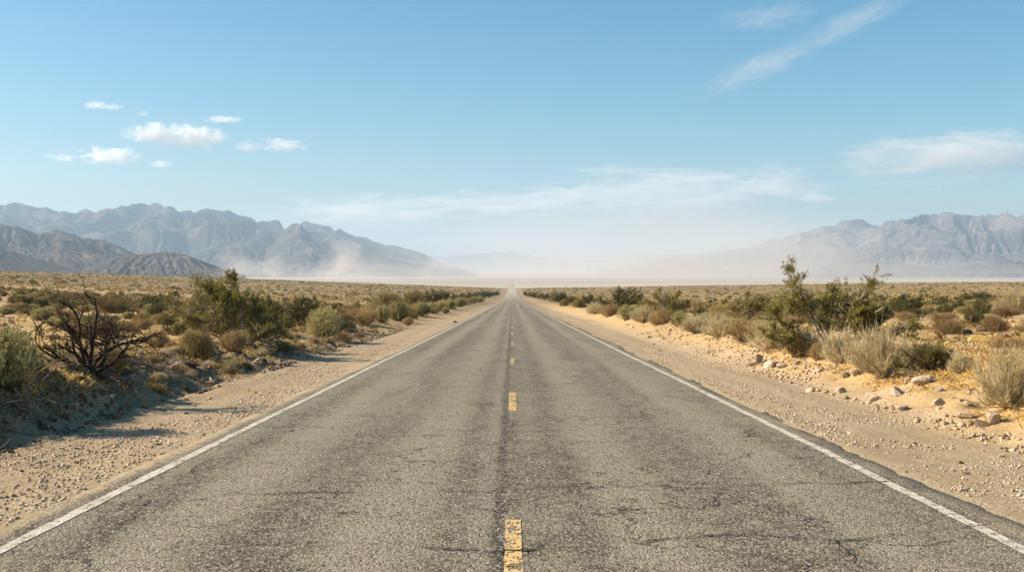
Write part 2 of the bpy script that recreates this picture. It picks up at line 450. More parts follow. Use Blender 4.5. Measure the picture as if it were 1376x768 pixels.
strip('edge_line', ry, -3.40+wl, .052, M['white'], .005, road, .012, 1)
strip('edge_line', ry, 3.40+wr, .052, M['white'], .005, road, .012, 2)
for k in range(-3, 28):
    f1 = 8.55 + 11.5*k; f0 = f1 - 3.25
    yy = np.arange(f0, f1+.01, .13)
    strip('centre_dash', yy, np.zeros(len(yy)) + .008, (.062 if k < 2 else .052), M['yellow' if k < 2 else 'yellow_faded'], .005, road, .012, k)

def crack(pts, w, breaks=.0, seed=0):
    """an open crack along a jittered path on the asphalt"""
    r = np.random.default_rng(900+seed); pts = np.array(pts, float)
    seg = np.hypot(*np.diff(pts, axis=0).T); L = np.concatenate([[0], np.cumsum(seg)])
    n = max(int(L[-1]/.045), 6); s = np.linspace(0, L[-1], n)
    p = np.stack([np.interp(s, L, pts[:, 0]), np.interp(s, L, pts[:, 1])], -1)
    tdir = np.gradient(p, axis=0); tdir /= np.linalg.norm(tdir, axis=1)[:, None]
    nrm = np.stack([-tdir[:, 1], tdir[:, 0]], -1)
    off = .16*fbm(s*.55, s*0+seed, 81, 3) + .06*fbm(s*3, s*0+seed, 82, 3) + .035*fbm(s*11, s*0+seed, 86, 2) + r.normal(0, .008, n)
    p = p + nrm*off[:, None]
    ww = .72*w*(1+.75*np.abs(tdir[:, 0]))*np.clip(.45 + 1.1*fbm(s*1.3, s*0+seed, 83, 3) + .6*fbm(s*7, s*0+seed, 84, 2), .05, 1.6)
    ww[0] = ww[-1] = .001
    a = p+nrm*ww[:, None]; b = p-nrm*ww[:, None]
    V = np.stack([np.c_[a, road_h(a[:, 0], a[:, 1])+.0095], np.c_[b, road_h(b[:, 0], b[:, 1])+.0095]], 1).reshape(-1, 3)
    F = grid_faces(n, 2)
    keep = np.repeat(fbm(s[:-1]*1.1, s[:-1]*0+seed, 85, 2) > -1+breaks*.7, 1)
    return obj('crack', mesh_np('crack', V, F[keep], [M['crack']]), road)
def rp(px, py):
    d = ray(px, py); t = _T; g = road_z(d[1]*t) - (CAMZ + d[2]*t)
    k = np.argmax(g > 0); u = t[k-1] + (t[k]-t[k-1])*(-g[k-1])/(g[k]-g[k-1])
    return (d[0]*u, d[1]*u)
cr = [([(60, 765), (130, 725), (175, 690), (230, 652), (300, 645)], .011, 0), ([(140, 700), (210, 660), (262, 632)], .010, .3),
      ([(300, 664), (430, 664), (560, 662), (680, 662)], .009, .55), ([(688, 660), (820, 657), (960, 656), (1100, 652), (1200, 648)], .010, .45),
      ([(850, 724), (960, 716), (1070, 722), (1135, 726), (1210, 716), (1300, 706), (1352, 722)], .010, .35), ([(1135, 726), (1150, 748), (1162, 767)], .010, .2),
      ([(330, 733), (470, 728), (590, 736), (690, 742)], .008, .75), ([(240, 640), (300, 610), (360, 588)], .008, .3),
      ([(650, 744), (720, 738)], .012, 0), ([(330, 612), (420, 606), (500, 600)], .008, .6), ([(690, 584), (770, 576), (840, 582), (920, 586)], .008, .6),
      ([(950, 640), (1000, 600), (1010, 575)], .007, .5), ([(400, 640), (470, 622), (540, 616)], .007, .6), ([(540, 690), (640, 684), (682, 690)], .008, .6),
      ([(470, 584), (560, 578), (640, 580)], .008, .65), ([(866, 496), (880, 496)], .02, 0), ([(830, 444), (905, 446)], .05, 0), ([(545, 470), (580, 468)], .03, .2),
      ([(600, 520), (660, 522)], .009, .6), ([(720, 520), (800, 524), (860, 522)], .009, .6), ([(610, 446), (636, 444)], .05, .3), ([(590, 452), (615, 450)], .04, .3),
      ([(430, 560), (520, 556)], .009, .5), ([(1010, 620), (1090, 612), (1150, 618)], .008, .6), ([(745, 700), (800, 690), (870, 700)], .008, .6)]
for i, (pl, w, b) in enumerate(cr): crack([rp(*q) for q in pl], w, b, i)

# ------------------------------------------------------------------ mountains (uplift and river erosion on a grid)
def erode(h, U, steps, K, m=.5):
    nr, nc = h.shape; N = nr*nc
    idx = np.arange(N).reshape(nr, nc)
    fixed = np.zeros((nr, nc), bool); fixed[0] = fixed[-1] = True; fixed[:, 0] = fixed[:, -1] = True
    for s in range(steps):
        h = h + U; h[fixed] = 0
        best = np.zeros((nr, nc)); rec = idx.copy(); dist = np.ones((nr, nc))
        for dy in (-1, 0, 1):
            for dx in (-1, 0, 1):
                if dx == dy == 0: continue
                L = math.hypot(dx, dy)
                a = (slice(max(0, -dy), nr-max(0, dy)), slice(max(0, -dx), nc-max(0, dx)))
                b = (slice(max(0, dy), nr-max(0, -dy)), slice(max(0, dx), nc-max(0, -dx)))
                sl = np.full((nr, nc), -1.0); sl[a] = (h[a]-h[b])/L
                up = sl > best
                tgt = idx.copy(); tgt[a] = idx[b]
                best = np.where(up, sl, best); rec = np.where(up, tgt, rec); dist = np.where(up, L, dist)
        rec[fixed] = idx[fixed]
        order = np.argsort(h.ravel())
        A = [1.0]*N; rl = rec.ravel().tolist(); ol = order.tolist()
        for i in reversed(ol):
            r = rl[i]
            if r != i: A[r] += A[i]
        F = (K*np.array(A)**m/dist.ravel()).tolist()
        H = h.ravel().tolist()
        for i in ol:
            r = rl[i]
            if r != i:
                hr = H[r]
                if hr < H[i]: H[i] = (H[i]+F[i]*hr)/(1+F[i])
        h = np.array(H).reshape(nr, nc)
    return h
def blur(a, n):
    for _ in range(n):
        a = (np.roll(a, 1, 0)+np.roll(a, -1, 0)+2*a)/4; a = (np.roll(a, 1, 1)+np.roll(a, -1, 1)+2*a)/4
    return a

def mountain(name, sky, d0, d1, dc, nc, nr, mat, seed, zb, steps=26, K=.05, foot=.35, crestw=1.0):
    """range whose crest seen from the road follows a skyline; each column is a bearing, each row a distance"""
    px = np.array([p[0] for p in sky], float); py = np.array([p[1] for p in sky], float)
    cpx = np.linspace(px[0], px[-1], nc); az = (cpx-CX)/FPX
    tgt = np.interp(cpx, px, py)
    d = np.linspace(d0, d1, nr)
    ang = np.clip((HORIZ-tgt)/FPX, 0, None)
    A_, D_ = np.meshgrid(az, d)
    Xw = A_*D_; Yw = D_
    wob = (d1-d0)*.24*fbm(Xw*.0007+seed, Yw*.0002+seed, seed, 4)
    wob = np.clip(wob, -(dc-d0)*.55, (d1-dc)*.7)
    dcw = dc+wob
    u = np.where(D_ < dcw, (D_-d0)/(dcw-d0), (d1-D_)/(d1-dcw))
    u = np.clip(u, 0, 1)
    env = u**1.1*np.clip(ang/ang.max(), .02, 1)[None]
    r = np.random.default_rng(seed)
    nz = 1-np.abs(fbm(Xw*.0010, Yw*.0010, seed+3, 4))*1.6
    h = erode(env*.15+r.random(env.shape)*.03*env, env*np.clip(.15+1.2*nz, .1, 2)*.06, steps, K)
    h = h*.92+blur(h, 1)*.08
    h = h + env*h.max()*.035*(1-2*np.abs(fbm(Xw*.005, Yw*.005, seed+5, 4)))
    h = h + env*h.max()*.016*(1-2*np.abs(fbm(Xw*.014, Yw*.014, seed+8, 3)))*np.clip(env*4, 0, 1)
    elev = (h/ D_).max(0)
    k = np.clip(ang*1.0, 0, None)/np.maximum(elev, 1e-6)
    k = np.minimum(k, 2.2*np.median(k)); k[:6] = k[6]; k[-6:] = k[-7]
    ker = np.hanning(2*max(4, nc//30)+1); ker /= ker.sum()
    pad = len(ker)//2
    ks = np.convolve(np.pad(k, pad, mode='edge'), ker, 'valid')
    Z = h*ks[None]
    # camera sits at CAMZ: angles are measured from there
    base = ground_z(Xw, Yw, False)
    lift = np.clip(CAMZ-base, 0, 60)*np.clip(u*3, 0, 1)
    Z = base - 6*(1-np.clip(u*8, 0, 1)) - .3 + Z + lift
    Vv = np.stack([Xw, Yw, Z], -1).reshape(-1, 3)
    o = obj(name, mesh_np(name, Vv, grid_faces(nr, nc), [mat], None, True)); tag(o, kind='structure')
    return o
SK_L = [(-260, 300), (-180, 276), (-90, 284), (0, 277), (40, 280), (70, 286), (100, 289), (128, 287), (160, 281), (195, 277), (220, 279), (247, 290), (280, 284), (310, 288), (340, 297), (368, 305), (405, 300), (440, 308), (475, 319), (510, 331), (545, 337), (575, 348), (600, 361), (640, 369)]
SK_N = [(-240, 330), (-170, 302), (-80, 306), (0, 301), (25, 304), (50, 314), (80, 309), (105, 317), (140, 323), (165, 333), (195, 345), (230, 358), (262, 369)]
SK_N3 = [(90, 369), (112, 361), (145, 349), (172, 343), (200, 339), (224, 338), (250, 342), (272, 350), (300, 361), (330, 369)]
SK_N2 = [(-200, 345), (-120, 330), (-40, 336), (0, 333), (25, 340), (60, 350), (100, 362), (125, 369)]
SK_R = [(800, 369), (850, 358), (900, 350), (960, 343), (1010, 336), (1040, 326), (1075, 316), (1110, 308), (1145, 301), (1180, 304), (1215, 300), (1240, 293), (1275, 289), (1310, 295), (1345, 291), (1376, 293), (1430, 286), (1520, 296), (1620, 310)]
SK_R2 = [(1085, 369), (1105, 357), (1135, 349), (1165, 347), (1195, 352), (1230, 357), (1290, 356), (1350, 350), (1420, 352), (1500, 362), (1560, 369)]
SK_C = [(480, 362), (540, 355), (600, 350), (640, 347), (685, 344), (710, 348), (735, 353), (780, 357), (830, 354), (870, 349), (900, 347), (930, 351), (980, 350), (1040, 352), (1120, 360), (1200, 366)]
MT1 = mat_mountain('brown_grey_rock', (.060, .050, .046), (.105, .083, .072), (.21, .165, .135))
MT2 = mat_mountain('dark_hill_rock', (.040, .035, .033), (.090, .068, .056), (.23, .165, .125), 1.6)
MT4 = mat_mountain('blackish_hill_rock', (.030, .028, .028), (.055, .046, .042), (.12, .09, .075), 1.6)
MT3 = mat_mountain('pale_pink_rock', (.11, .088, .078), (.17, .132, .115), (.29, .23, .19))
mountain('mountain_range', SK_L, 6600, 12500, 10200, 330, 290, MT1, 3, 0, K=.05)
mountain('mountain_range', SK_R, 7200, 13200, 10800, 330, 290, MT3, 17, 0, K=.05)
mountain('mountain_range', SK_C, 17500, 24000, 21000, 300, 90, MT1, 29, 0)
mountain('hills', SK_N, 3500, 6200, 5100, 220, 240, MT2, 41, 0, K=.09)
mountain('hills', SK_N2, 2900, 4300, 3700, 130, 160, MT4, 53, 0, K=.09)
mountain('hills', SK_N3, 3100, 4500, 3900, 150, 150, MT2, 59, 0, K=.09)
mountain('hills', SK_R2, 6300, 8200, 7300, 180, 130, MT2, 67, 0, K=.06)

# ------------------------------------------------------------------ plant building (vectorised twigs and leaves)
def unit(v): return v/np.maximum(np.linalg.norm(v, axis=-1, keepdims=True), 1e-9)
def twigs(r, S, Dr, L, P, wander=.15, up=0.0):
    d = unit(Dr.astype(float)); pts = [S]; ds = [d]
    L = np.broadcast_to(L, (len(S),))[:, None]
    for k in range(P-1):
        d = unit(d + r.normal(0, wander, d.shape) + np.array([0, 0, up]))
        pts.append(pts[-1] + d*L/(P-1)); ds.append(d)
    return np.stack(pts, 1), np.stack(ds, 1)
def kids(r, pts, ds, n, t0, t1, spread, up=0.0):
    Mn, P = pts.shape[:2]
    i = r.integers(0, Mn, n); t = r.uniform(t0, t1, n)*(P-1); k = np.minimum(t.astype(int), P-2); f = (t-k)[:, None]
    s = pts[i, k]*(1-f) + pts[i, k+1]*f
    d = unit(ds[i, k] + r.normal(0, spread, (n, 3)) + np.array([0, 0, up]))
    return s, d, t/(P-1)
def tube(mb, pts, ds, r0, r1, sides=3):
    Mn, P = pts.shape[:2]
    ref = np.where(np.abs(ds[..., 2:3]) > .9, np.array([1., 0, 0]), np.array([0, 0, 1.]))
    u = unit(np.cross(ds, ref)); v = np.cross(ds, u)
    tt = np.linspace(0, 1, P)[None, :, None]
    r0 = np.broadcast_to(r0, (Mn,))[:, None, None]; r1 = np.broadcast_to(r1, (Mn,))[:, None, None]
    rad = (r0*(1-tt)+r1*tt)[..., None]
    ph = (np.arange(sides)/sides*2*math.pi)[None, None, :, None]
    V = pts[:, :, None] + rad*(np.cos(ph)*u[:, :, None] + np.sin(ph)*v[:, :, None])
    i = np.arange(Mn*P*sides).reshape(Mn, P, sides); j = np.roll(i, -1, 2)
    F = np.stack([i[:, :-1], j[:, :-1], j[:, 1:], i[:, 1:]], -1).reshape(-1, 4)
    mb.add(V, F)
def leaves(mb, r, C, Dv, L, W, flop=.6):
    n = len(C); a = unit(Dv + r.normal(0, flop, (n, 3))); b = unit(np.cross(a, r.normal(0, 1, (n, 3))))
    L = (L*r.uniform(.6, 1.3, n))[:, None]; W = (W*r.uniform(.6, 1.3, n))[:, None]
    V = np.stack([C, C+a*L*.5+b*W*.5, C+a*L, C+a*L*.5-b*W*.5], 1)
    mb.add(V, np.arange(4*n).reshape(n, 4))
def dome(r, n, zmin, zmax):
    z = r.uniform(zmin, zmax, n); ph = r.uniform(0, 2*math.pi, n); s = np.sqrt(1-z*z)
    return np.stack([s*np.cos(ph), s*np.sin(ph), z], -1)

def plant(name, parts):
    """Empty > stems, foliage ; unit height about 1"""
    root = empty(name)
    for pn, mb, mat in parts: obj(pn, mb.mesh(pn, mat, pn == 'stems'), root)
    return root

def make_round(name, seed, leafmat, stemmat, nl=5200, leaf=.05, w=.016, ntw=420, lobes=3, squash=.78, stemr=.006, twig_out=0):
    """low rounded desert shrub: fan of twigs under a lumpy crown; radius about 1, height about 1"""
    r = np.random.default_rng(seed); st = MB(); lf = MB()
    main = dome(r, 26, .12, .98); S = r.normal(0, .06, (26, 3)); S[:, 2] = -.03
    p, d = twigs(r, S, main, r.uniform(.6, .85, 26), 6, .16, .05)
    tube(st, p, d, .022, .008, 4)
    s, dd, _ = kids(r, p, d, ntw, .25, 1, .5, .25)
    p2, d2 = twigs(r, s, dd, r.uniform(.2, .5, ntw), 5, .16, .06)
    tube(st, p2, d2, stemr*1.3, stemr*.5, 3)
    s3, d3, _ = kids(r, p2, d2, ntw*3, .2, 1, .55, .2)
    p3, dd3 = twigs(r, s3, d3, r.uniform(.08, .26, ntw*3), 4, .14, .05)
    # lumpy outline: pull everything inside a dome of a few lobes
    lob = [(np.r_[r.uniform(-.45, .45, 2), r.uniform(.15, .42)], r.uniform(.48, .66)) for _ in range(lobes)] + [(np.array([0, 0, .28]), .66)]
    def keep(q):
        k = np.zeros(len(q), bool)
        for c, rad in lob: k |= np.linalg.norm((q-c)/np.array([1, 1, squash]), axis=1) < rad*(1+.22*(vn(q[:, 0]*5+9, q[:, 2]*5+q[:, 1]*4, seed)-.5)*2)
        return k & (q[:, 2] > .01)
    kk = keep(p3[:, -1]); p3, dd3 = p3[kk], dd3[kk]
    tube(lf, p3, dd3, stemr*.75, stemr*.3, 3)
    nper = max(1, nl//max(len(p3), 1)+1)
    s4, d4, _ = kids(r, p3, dd3, nl, .1, 1, .6, .25)
    k4 = keep(s4); leaves(lf, r, s4[k4], d4[k4], leaf, w)
    # fill the lobes' shells so the crown closes
    q = np.concatenate([c + dome(r, 700, -.25, 1)*rad*np.array([1, 1, squash])*r.uniform(.62, 1.02, (700, 1)) for c, rad in lob])
    q = q[(q[:, 2] > .02)]
    nq = vn(q[:, 0]*4.2+3, q[:, 1]*4.2+q[:, 2]*3.7, seed+4); q = q[nq > .40]
    qd = unit(q-np.array([0, 0, -.1])); pts, dq = twigs(r, q, qd, r.uniform(.05, .14, len(q)), 3, .3, .1)
    tube(lf, pts, dq, stemr*.7, stemr*.3, 3)
    s5, d5, _ = kids(r, pts, dq, int(nl*.8), 0, 1, .7, .2); leaves(lf, r, s5, d5, leaf, w)
    return plant(name, [('stems', st, stemmat), ('foliage', lf, leafmat)])

def make_creosote(name, seed, leafmat, stemmat, nst=16, nl=25000, tall=6, leaf=.025, w=.010, gap=.33):
    """tall open shrub: crooked grey stems in a vase, olive leaf clumps on the outer twigs; height about 1"""
    r = np.random.default_rng(seed); st = MB(); lf = MB()
    D0 = dome(r, nst, .42, .98); S = r.normal(0, .03, (nst, 3)); S[:, 2] = -.02
    Ls = r.uniform(.55, .85, nst); D0[:tall, :2] *= .9; Ls[:tall] = r.uniform(.72, 1.02, tall)
    p, d = twigs(r, S, D0, Ls, 9, .16, .03); tube(st, p, d, .017, .006, 5)
    n1 = nst*10; s, dd, t1 = kids(r, p, d, n1, .25, 1, .42, .12)
    p1, d1 = twigs(r, s, dd, r.uniform(.14, .34, n1)*(1.15-.5*t1), 6, .17, .05); tube(st, p1, d1, .0075, .003, 4)
    n2 = n1*7; s, dd, _ = kids(r, p1, d1, n2, .3, 1, .5, .12)
    p2, d2 = twigs(r, s, dd, r.uniform(.05, .14, n2), 4, .2, .08); tube(st, p2, d2, .0022, .001, 3)
    # leaf clumps with gaps
    c = p2[:, -1]; k = (vn(c[:, 0]*8+1, c[:, 1]*8+c[:, 2]*9, seed) > gap) & (c[:, 2] > .10)
    p3, d3 = p2[k], d2[k]
    s, dd, _ = kids(r, p3, d3, nl, .15, 1.0, .6, .25); s = s + r.normal(0, .008, s.shape)
    leaves(lf, r, s, dd, leaf, w)
    if tall:
        s, dd, _ = kids(r, p[:tall], d[:tall], 16*tall, .6, 1, .7, .05); q, qd = twigs(r, s, dd, r.uniform(.05, .20, len(s)), 4, .28, .05); tube(st, q, qd, .0022, .001, 3)
        s, dd, _ = kids(r, q, qd, 240*tall, .4, 1, .6, .2); s = s + r.normal(0, .018, s.shape); leaves(lf, r, s, dd, leaf, w)
    s, dd, _ = kids(r, p[tall:], d[tall:], nl//7, .72, 1, .7, .2); s = s + r.normal(0, .012, s.shape); leaves(lf, r, s, dd, leaf, w)
    return plant(name, [('stems', st, stemmat), ('foliage', lf, leafmat)])

def make_broom(name, seed, mat, n=900, lean=.0):
    """dry rabbitbrush: a fan of straight pale stems splitting into fine brushes at the tips; radius about .9, height about 1"""
    r = np.random.default_rng(seed); st = MB(); lf = MB()
    D0 = dome(r, 46, .10, .99); S = r.normal(0, .05, (46, 3)); S[:, 2] = -.02
    p, d = twigs(r, S, D0, r.uniform(.5, .8, 46), 7, .12, .05); tube(st, p, d, .014, .006, 4)
    s, dd, _ = kids(r, p, d, n, .25, 1, .30, .16); p1, d1 = twigs(r, s, dd, r.uniform(.22, .48, n), 5, .10, .06); tube(lf, p1, d1, .0055, .0022, 3)
    s, dd, _ = kids(r, p1, d1, n*5, .35, 1, .28, .12); p2, d2 = twigs(r, s, dd, r.uniform(.07, .20, n*5), 4, .10, .06); tube(lf, p2, d2, .0034, .0014, 3)
    s, dd, _ = kids(r, p2, d2, n*6, .3, 1, .4, .15); leaves(lf, r, s, dd, .035, .007, .35)
    return plant(name, [('stems', st, M['straw_stem']), ('foliage', lf, mat)])
M['straw_stem'] = mat_bark('pale_woody_stem', (.26, .20, .13), (.42, .34, .24))

def make_dead(name, seed):
    r = np.random.default_rng(seed); a = MB(); b = MB()
    D0 = np.array([[-1, .1, .55], [-.75, .5, .95], [-.25, -.2, 1.5], [.12, .2, 1.9], [.45, -.3, 1.3], [.8, .2, 1.0], [1, -.2, .55], [-.55, -.5, .8], [.3, .6, 1.2], [-1, -.4, .35]])
    S = r.normal(0, .03, (len(D0), 3)); S[:, 2] = -.04
    L = np.array([.75, .72, .8, .92, .72, .66, .82, .55, .6, .7])
    p, d = twigs(r, S, D0, L, 10, .17, -.01); tube(a, p, d, .025, .008, 7)
    n = 64; s, dd, t = kids(r, p, d, n, .25, 1, .55, .08); p1, d1 = twigs(r, s, dd, r.uniform(.22, .5, n)*(1.2-.5*t), 8, .20, -.03); tube(b, p1, d1, .009, .0034, 5)
    n2 = 300; s, dd, t = kids(r, p1, d1, n2, .3, 1, .6, 0); p2, d2 = twigs(r, s, dd, r.uniform(.10, .28, n2), 6, .22, -.05); tube(b, p2, d2, .005, .0018, 4)
    n3 = 700; s, dd, t = kids(r, p2, d2, n3, .3, 1, .6, 0); p3, d3 = twigs(r, s, dd, r.uniform(.04, .12, n3), 4, .22, -.05); tube(b, p3, d3, .0026, .001, 3)
    return plant(name, [('trunk', a, M['dead']), ('branch', b, M['dead'])])

PLANTS = {
 'creosote': [make_creosote('creosote_bush', 101+i, M['creo_leaf'], M['creo_stem']) for i in range(3)],
 'greasewood': [make_creosote('greasewood_bush', 151+i, M['creo_dark'], M['dark_stem'], 22, 16000, 0, .028, .012, .30) for i in range(3)],
 'sage': [make_round('sagebrush', 201+i, M['sage_leaf'], M['dark_stem'], lobes=4) for i in range(3)],
 'bursage': [make_round('bursage_shrub', 251+i, M['tan_twig'], M['brown_twig'], 4200, .045, .012, 460, 3, .72) for i in range(4)],
 'saltbush': [make_round('saltbush', 301+i, M['olive_twig'], M['brown_twig'], 4600, .05, .014, 420, 3, .75) for i in range(3)],
 'brownbush': [make_round('dry_brown_shrub', 331+i, M['brown_twig'], M['brown_twig'], 2600, .04, .009, 520, 3, .7) for i in range(2)],
 'rabbit': [make_broom('rabbitbrush', 351+i, M['straw']) for i in range(3)],
 'dead': [make_dead('dead_shrub', 402)],
}
USED = set()
def place(kind, v, P, h, w=None, rz=None, label=None, cat='bush', group=None, sink=.0):
    """the first use of a variant moves the built plant itself, later uses copy it with its parts"""
    src = PLANTS[kind][v % len(PLANTS[kind])]
    if src.name in USED: o = copy_tree(src)
    else: o = src; USED.add(src.name)
    if w is None: w = h
    o.location = (P[0], P[1], P[2]-sink*h); o.scale = (w, w, h)
    o.rotation_euler = (0, 0, rng.uniform(0, 6.28) if rz is None else rz)
    for k in ('label', 'category', 'group'):
        if k in o: del o[k]
    tag(o, label, cat, group)
    return o
OCC = []
def hero(kind, v, px, by, hpx, wpx, label, cat='bush', rz=None, sink=.03, group=None):
    """a plant the photograph shows: foot at (px,by), height and full width in photograph pixels"""
    P = at(px, by); s = P[1]/FPX
    unit_w = {'creosote': 1.30, 'greasewood': 1.35, 'dead': 1.5}.get(kind, 1.75)
    unit_h = {'creosote': 1.0, 'greasewood': .82, 'dead': 1.05, 'rabbit': 1.0}.get(kind, .83)
    o = place(kind, v, P, hpx*s/unit_h, wpx*s/unit_w, rz, label, cat, group, sink)
    OCC.append((P[0], P[1], wpx*s*.5))
    return o

# ------------------------------------------------------------------ the plants that can be told apart, left verge
hero('sage', 0, 12, 522, 84, 104, 'grey-green sagebrush at the left edge, nearest bush to the road on that side')
hero('dead', 0, 120, 494, 136, 176, 'bare blackened dead shrub with crooked spreading branches on the left verge', 'dead shrub', rz=0.0)
hero('saltbush', 0, 152, 503, 36, 52, 'small olive-brown bush at the foot of the blackened dead shrub')
hero('bursage', 0, 212, 467, 26, 40, 'small tan mound bush just right of the blackened dead shrub')
hero('saltbush', 1, 264, 482, 44, 60, 'brown-grey rounded bush in front of the tall left creosote, the larger of two')
hero('bursage', 1, 314, 472, 30, 44, 'brown-grey rounded bush in front of the tall left creosote, the smaller of two')
hero('creosote', 0, 322, 462, 114, 156, 'tall olive creosote bush with bare grey stems on the left verge', rz=.6)
hero('greasewood', 1, 352, 456, 66, 84, 'dark green lower bush growing against the right side of the tall left creosote')
hero('greasewood', 0, 404, 438, 44, 60, 'dark green bush between the tall left creosote and the pale sage clump')
hero('sage', 1, 437, 452, 42, 66, 'pale green double-domed sage clump at the left dirt edge', group=None)
hero('bursage', 2, 492, 437, 26, 36, 'tan round bush first to the right of the pale double-domed sage')
hero('sage', 2, 514, 434, 25, 30, 'small pale sage ball second to the right of the double-domed sage')
hero('sage', 0, 536, 430, 26, 30, 'small pale sage ball third to the right of the double-domed sage')
hero('greasewood', 2, 585, 414, 30, 46, 'dark green bushy shrub by the left road edge in the middle distance')
hero('saltbush', 2, 520, 418, 28, 44, 'olive twiggy bush behind the row of pale sage balls')
hero('saltbush', 0, 555, 413, 24, 40, 'olive-brown bush left of the dark green roadside shrub')
hero('greasewood', 0, 205, 414, 18, 62, 'wide flat dark olive bush standing out in the left flat')
hero('greasewood', 1, 30, 412, 16, 40, 'dark olive bush far out on the left flat near the frame edge')
hero('greasewood', 2, 76, 414, 14, 44, 'low dark olive bush far out on the left flat behind the dead shrub')
hero('brownbush', 0, 150, 420, 22, 48, 'brown dry bush far behind the blackened dead shrub')
hero('brownbush', 1, 292, 448, 26, 40, 'dry brown twiggy bush at the left foot of the tall left creosote')
GL = 'small pale sage balls in the row along the left road edge'
for v, (px, by, h, w) in enumerate([(553, 428, 19, 24), (566, 424, 20, 26), (580, 421, 16, 22), (592, 418, 15, 24), (604, 415, 14, 20), (616, 412, 13, 20), (626, 410, 11, 18), (636, 408, 11, 16), (470, 446, 16, 22), (548, 437, 12, 16), (645, 406, 10, 14), (598, 421, 9, 14)]):
    hero('sage' if v % 3 else 'bursage', v, px, by, h, w, 'small pale round bush in the row along the left road edge', group=GL)
GL2 = 'small dark bushes lining the left road edge far ahead'
for v, (px, by, h, w) in enumerate([(622, 406, 13, 22), (634, 404, 13, 20), (643, 402, 12, 20), (651, 400, 10, 16), (658, 398.5, 9, 14), (664, 397.5, 7, 12), (610, 409, 15, 24), (668, 396.5, 6, 9)]):
    hero('greasewood', v, px, by, h, w, 'small dark green bush lining the left road edge far ahead', group=GL2)
# right verge
hero('creosote', 1, 1118, 464, 112, 180, 'tall open creosote bush with pale bare stems on the right verge', rz=2.2)
hero('greasewood', 1, 1160, 456, 72, 80, 'dense dark green bush behind the right side of the tall right creosote')
hero('rabbit', 0, 1190, 505, 76, 96, 'large pale silvery dry brush bush on the right bank')
hero('greasewood', 2, 1252, 503, 52, 92, 'dark olive bush leaning against the right side of the silvery dry brush')
hero('rabbit', 1, 1356, 545, 82, 104, 'pale straw-coloured dry brush at the right frame edge nearest the road')
hero('rabbit', 2, 1132, 486, 46, 66, 'pale grey-tan bush between the tall right creosote and the silvery dry brush')
hero('saltbush', 1, 1068, 478, 32, 44, 'small golden-brown bush below the tall right creosote')
hero('rabbit', 0, 1030, 469, 44, 70, 'pale tan feathery bush left of the tall right creosote')
hero('greasewood', 0, 834, 418, 34, 66, 'dark green creosote clump furthest left of the big right verge bushes', rz=1.0)
hero('creosote', 2, 905, 425, 42, 72, 'olive open creosote with thin stems, second of the big right verge bushes')
hero('creosote', 0, 1000, 430, 44, 92, 'twiggy sparse grey-stemmed creosote between the open creosote and the tall one', rz=3.4)
hero('rabbit', 1, 968, 452, 30, 56, 'pale feathery bush below the twiggy sparse creosote on the right')
hero('rabbit', 2, 1288, 500, 30, 30, 'small pale grass-like tuft bush right of the dark olive leaning bush')
hero('greasewood', 1, 1222, 418, 24, 62, 'dark olive flat-topped bush beyond the tall right creosote')
hero('greasewood', 2, 1310, 410, 22, 48, 'dark olive bush far out on the right flat')
hero('rabbit', 1, 1362, 422, 36, 52, 'tall pale dry bush on the right flat at the frame edge')
hero('brownbush', 0, 1275, 448, 22, 50, 'dry brown bush on the right flat behind the dark olive leaning bush')
hero('brownbush', 1, 1336, 446, 22, 44, 'dry grey-brown bush on the right flat below the far dark olive bush')
hero('brownbush', 0, 1356, 470, 20, 50, 'dark brown flattened dry shrub above the right-edge straw brush', sink=.1)
hero('greasewood', 0, 756, 406, 15, 34, 'dark green bush by the right road edge in the middle distance')
hero('greasewood', 1, 792, 410, 16, 34, 'olive bush midway between the middle-distance dark bush and the big creosote clump')
GR = 'pale tan bushes in the row along the right bank'
for v, (px, by, h, w) in enumerate([(800, 421, 17, 26), (818, 425, 18, 30), (842, 430, 21, 34), (866, 433, 25, 38), (888, 436, 22, 34), (912, 438, 21, 34), (935, 446, 26, 44), (1000, 458, 32, 46), (985, 446, 20, 36), (952, 437, 20, 34), (870, 424, 16, 26), (1048, 452, 24, 40), (1085, 470, 34, 44), (1098, 484, 26, 30)]):
    hero(('rabbit', 'bursage', 'sage')[v % 3], v, px, by, h, w, 'pale tan bush in the row along the right bank', group=GR)
GR2 = 'small bushes lining the right road edge far ahead'
for v, (px, by, h, w) in enumerate([(712, 398.5, 7, 12), (719, 400, 8, 14), (727, 401.5, 9, 16), (736, 403, 10, 18), (746, 406, 12, 20), (768, 409, 13, 22), (778, 413, 14, 22), (706, 397, 6, 10), (758, 411, 10, 16)]):
    hero('greasewood' if v % 2 else 'saltbush', v, px, by, h, w, 'small bush lining the right road edge far ahead', group=GR2)

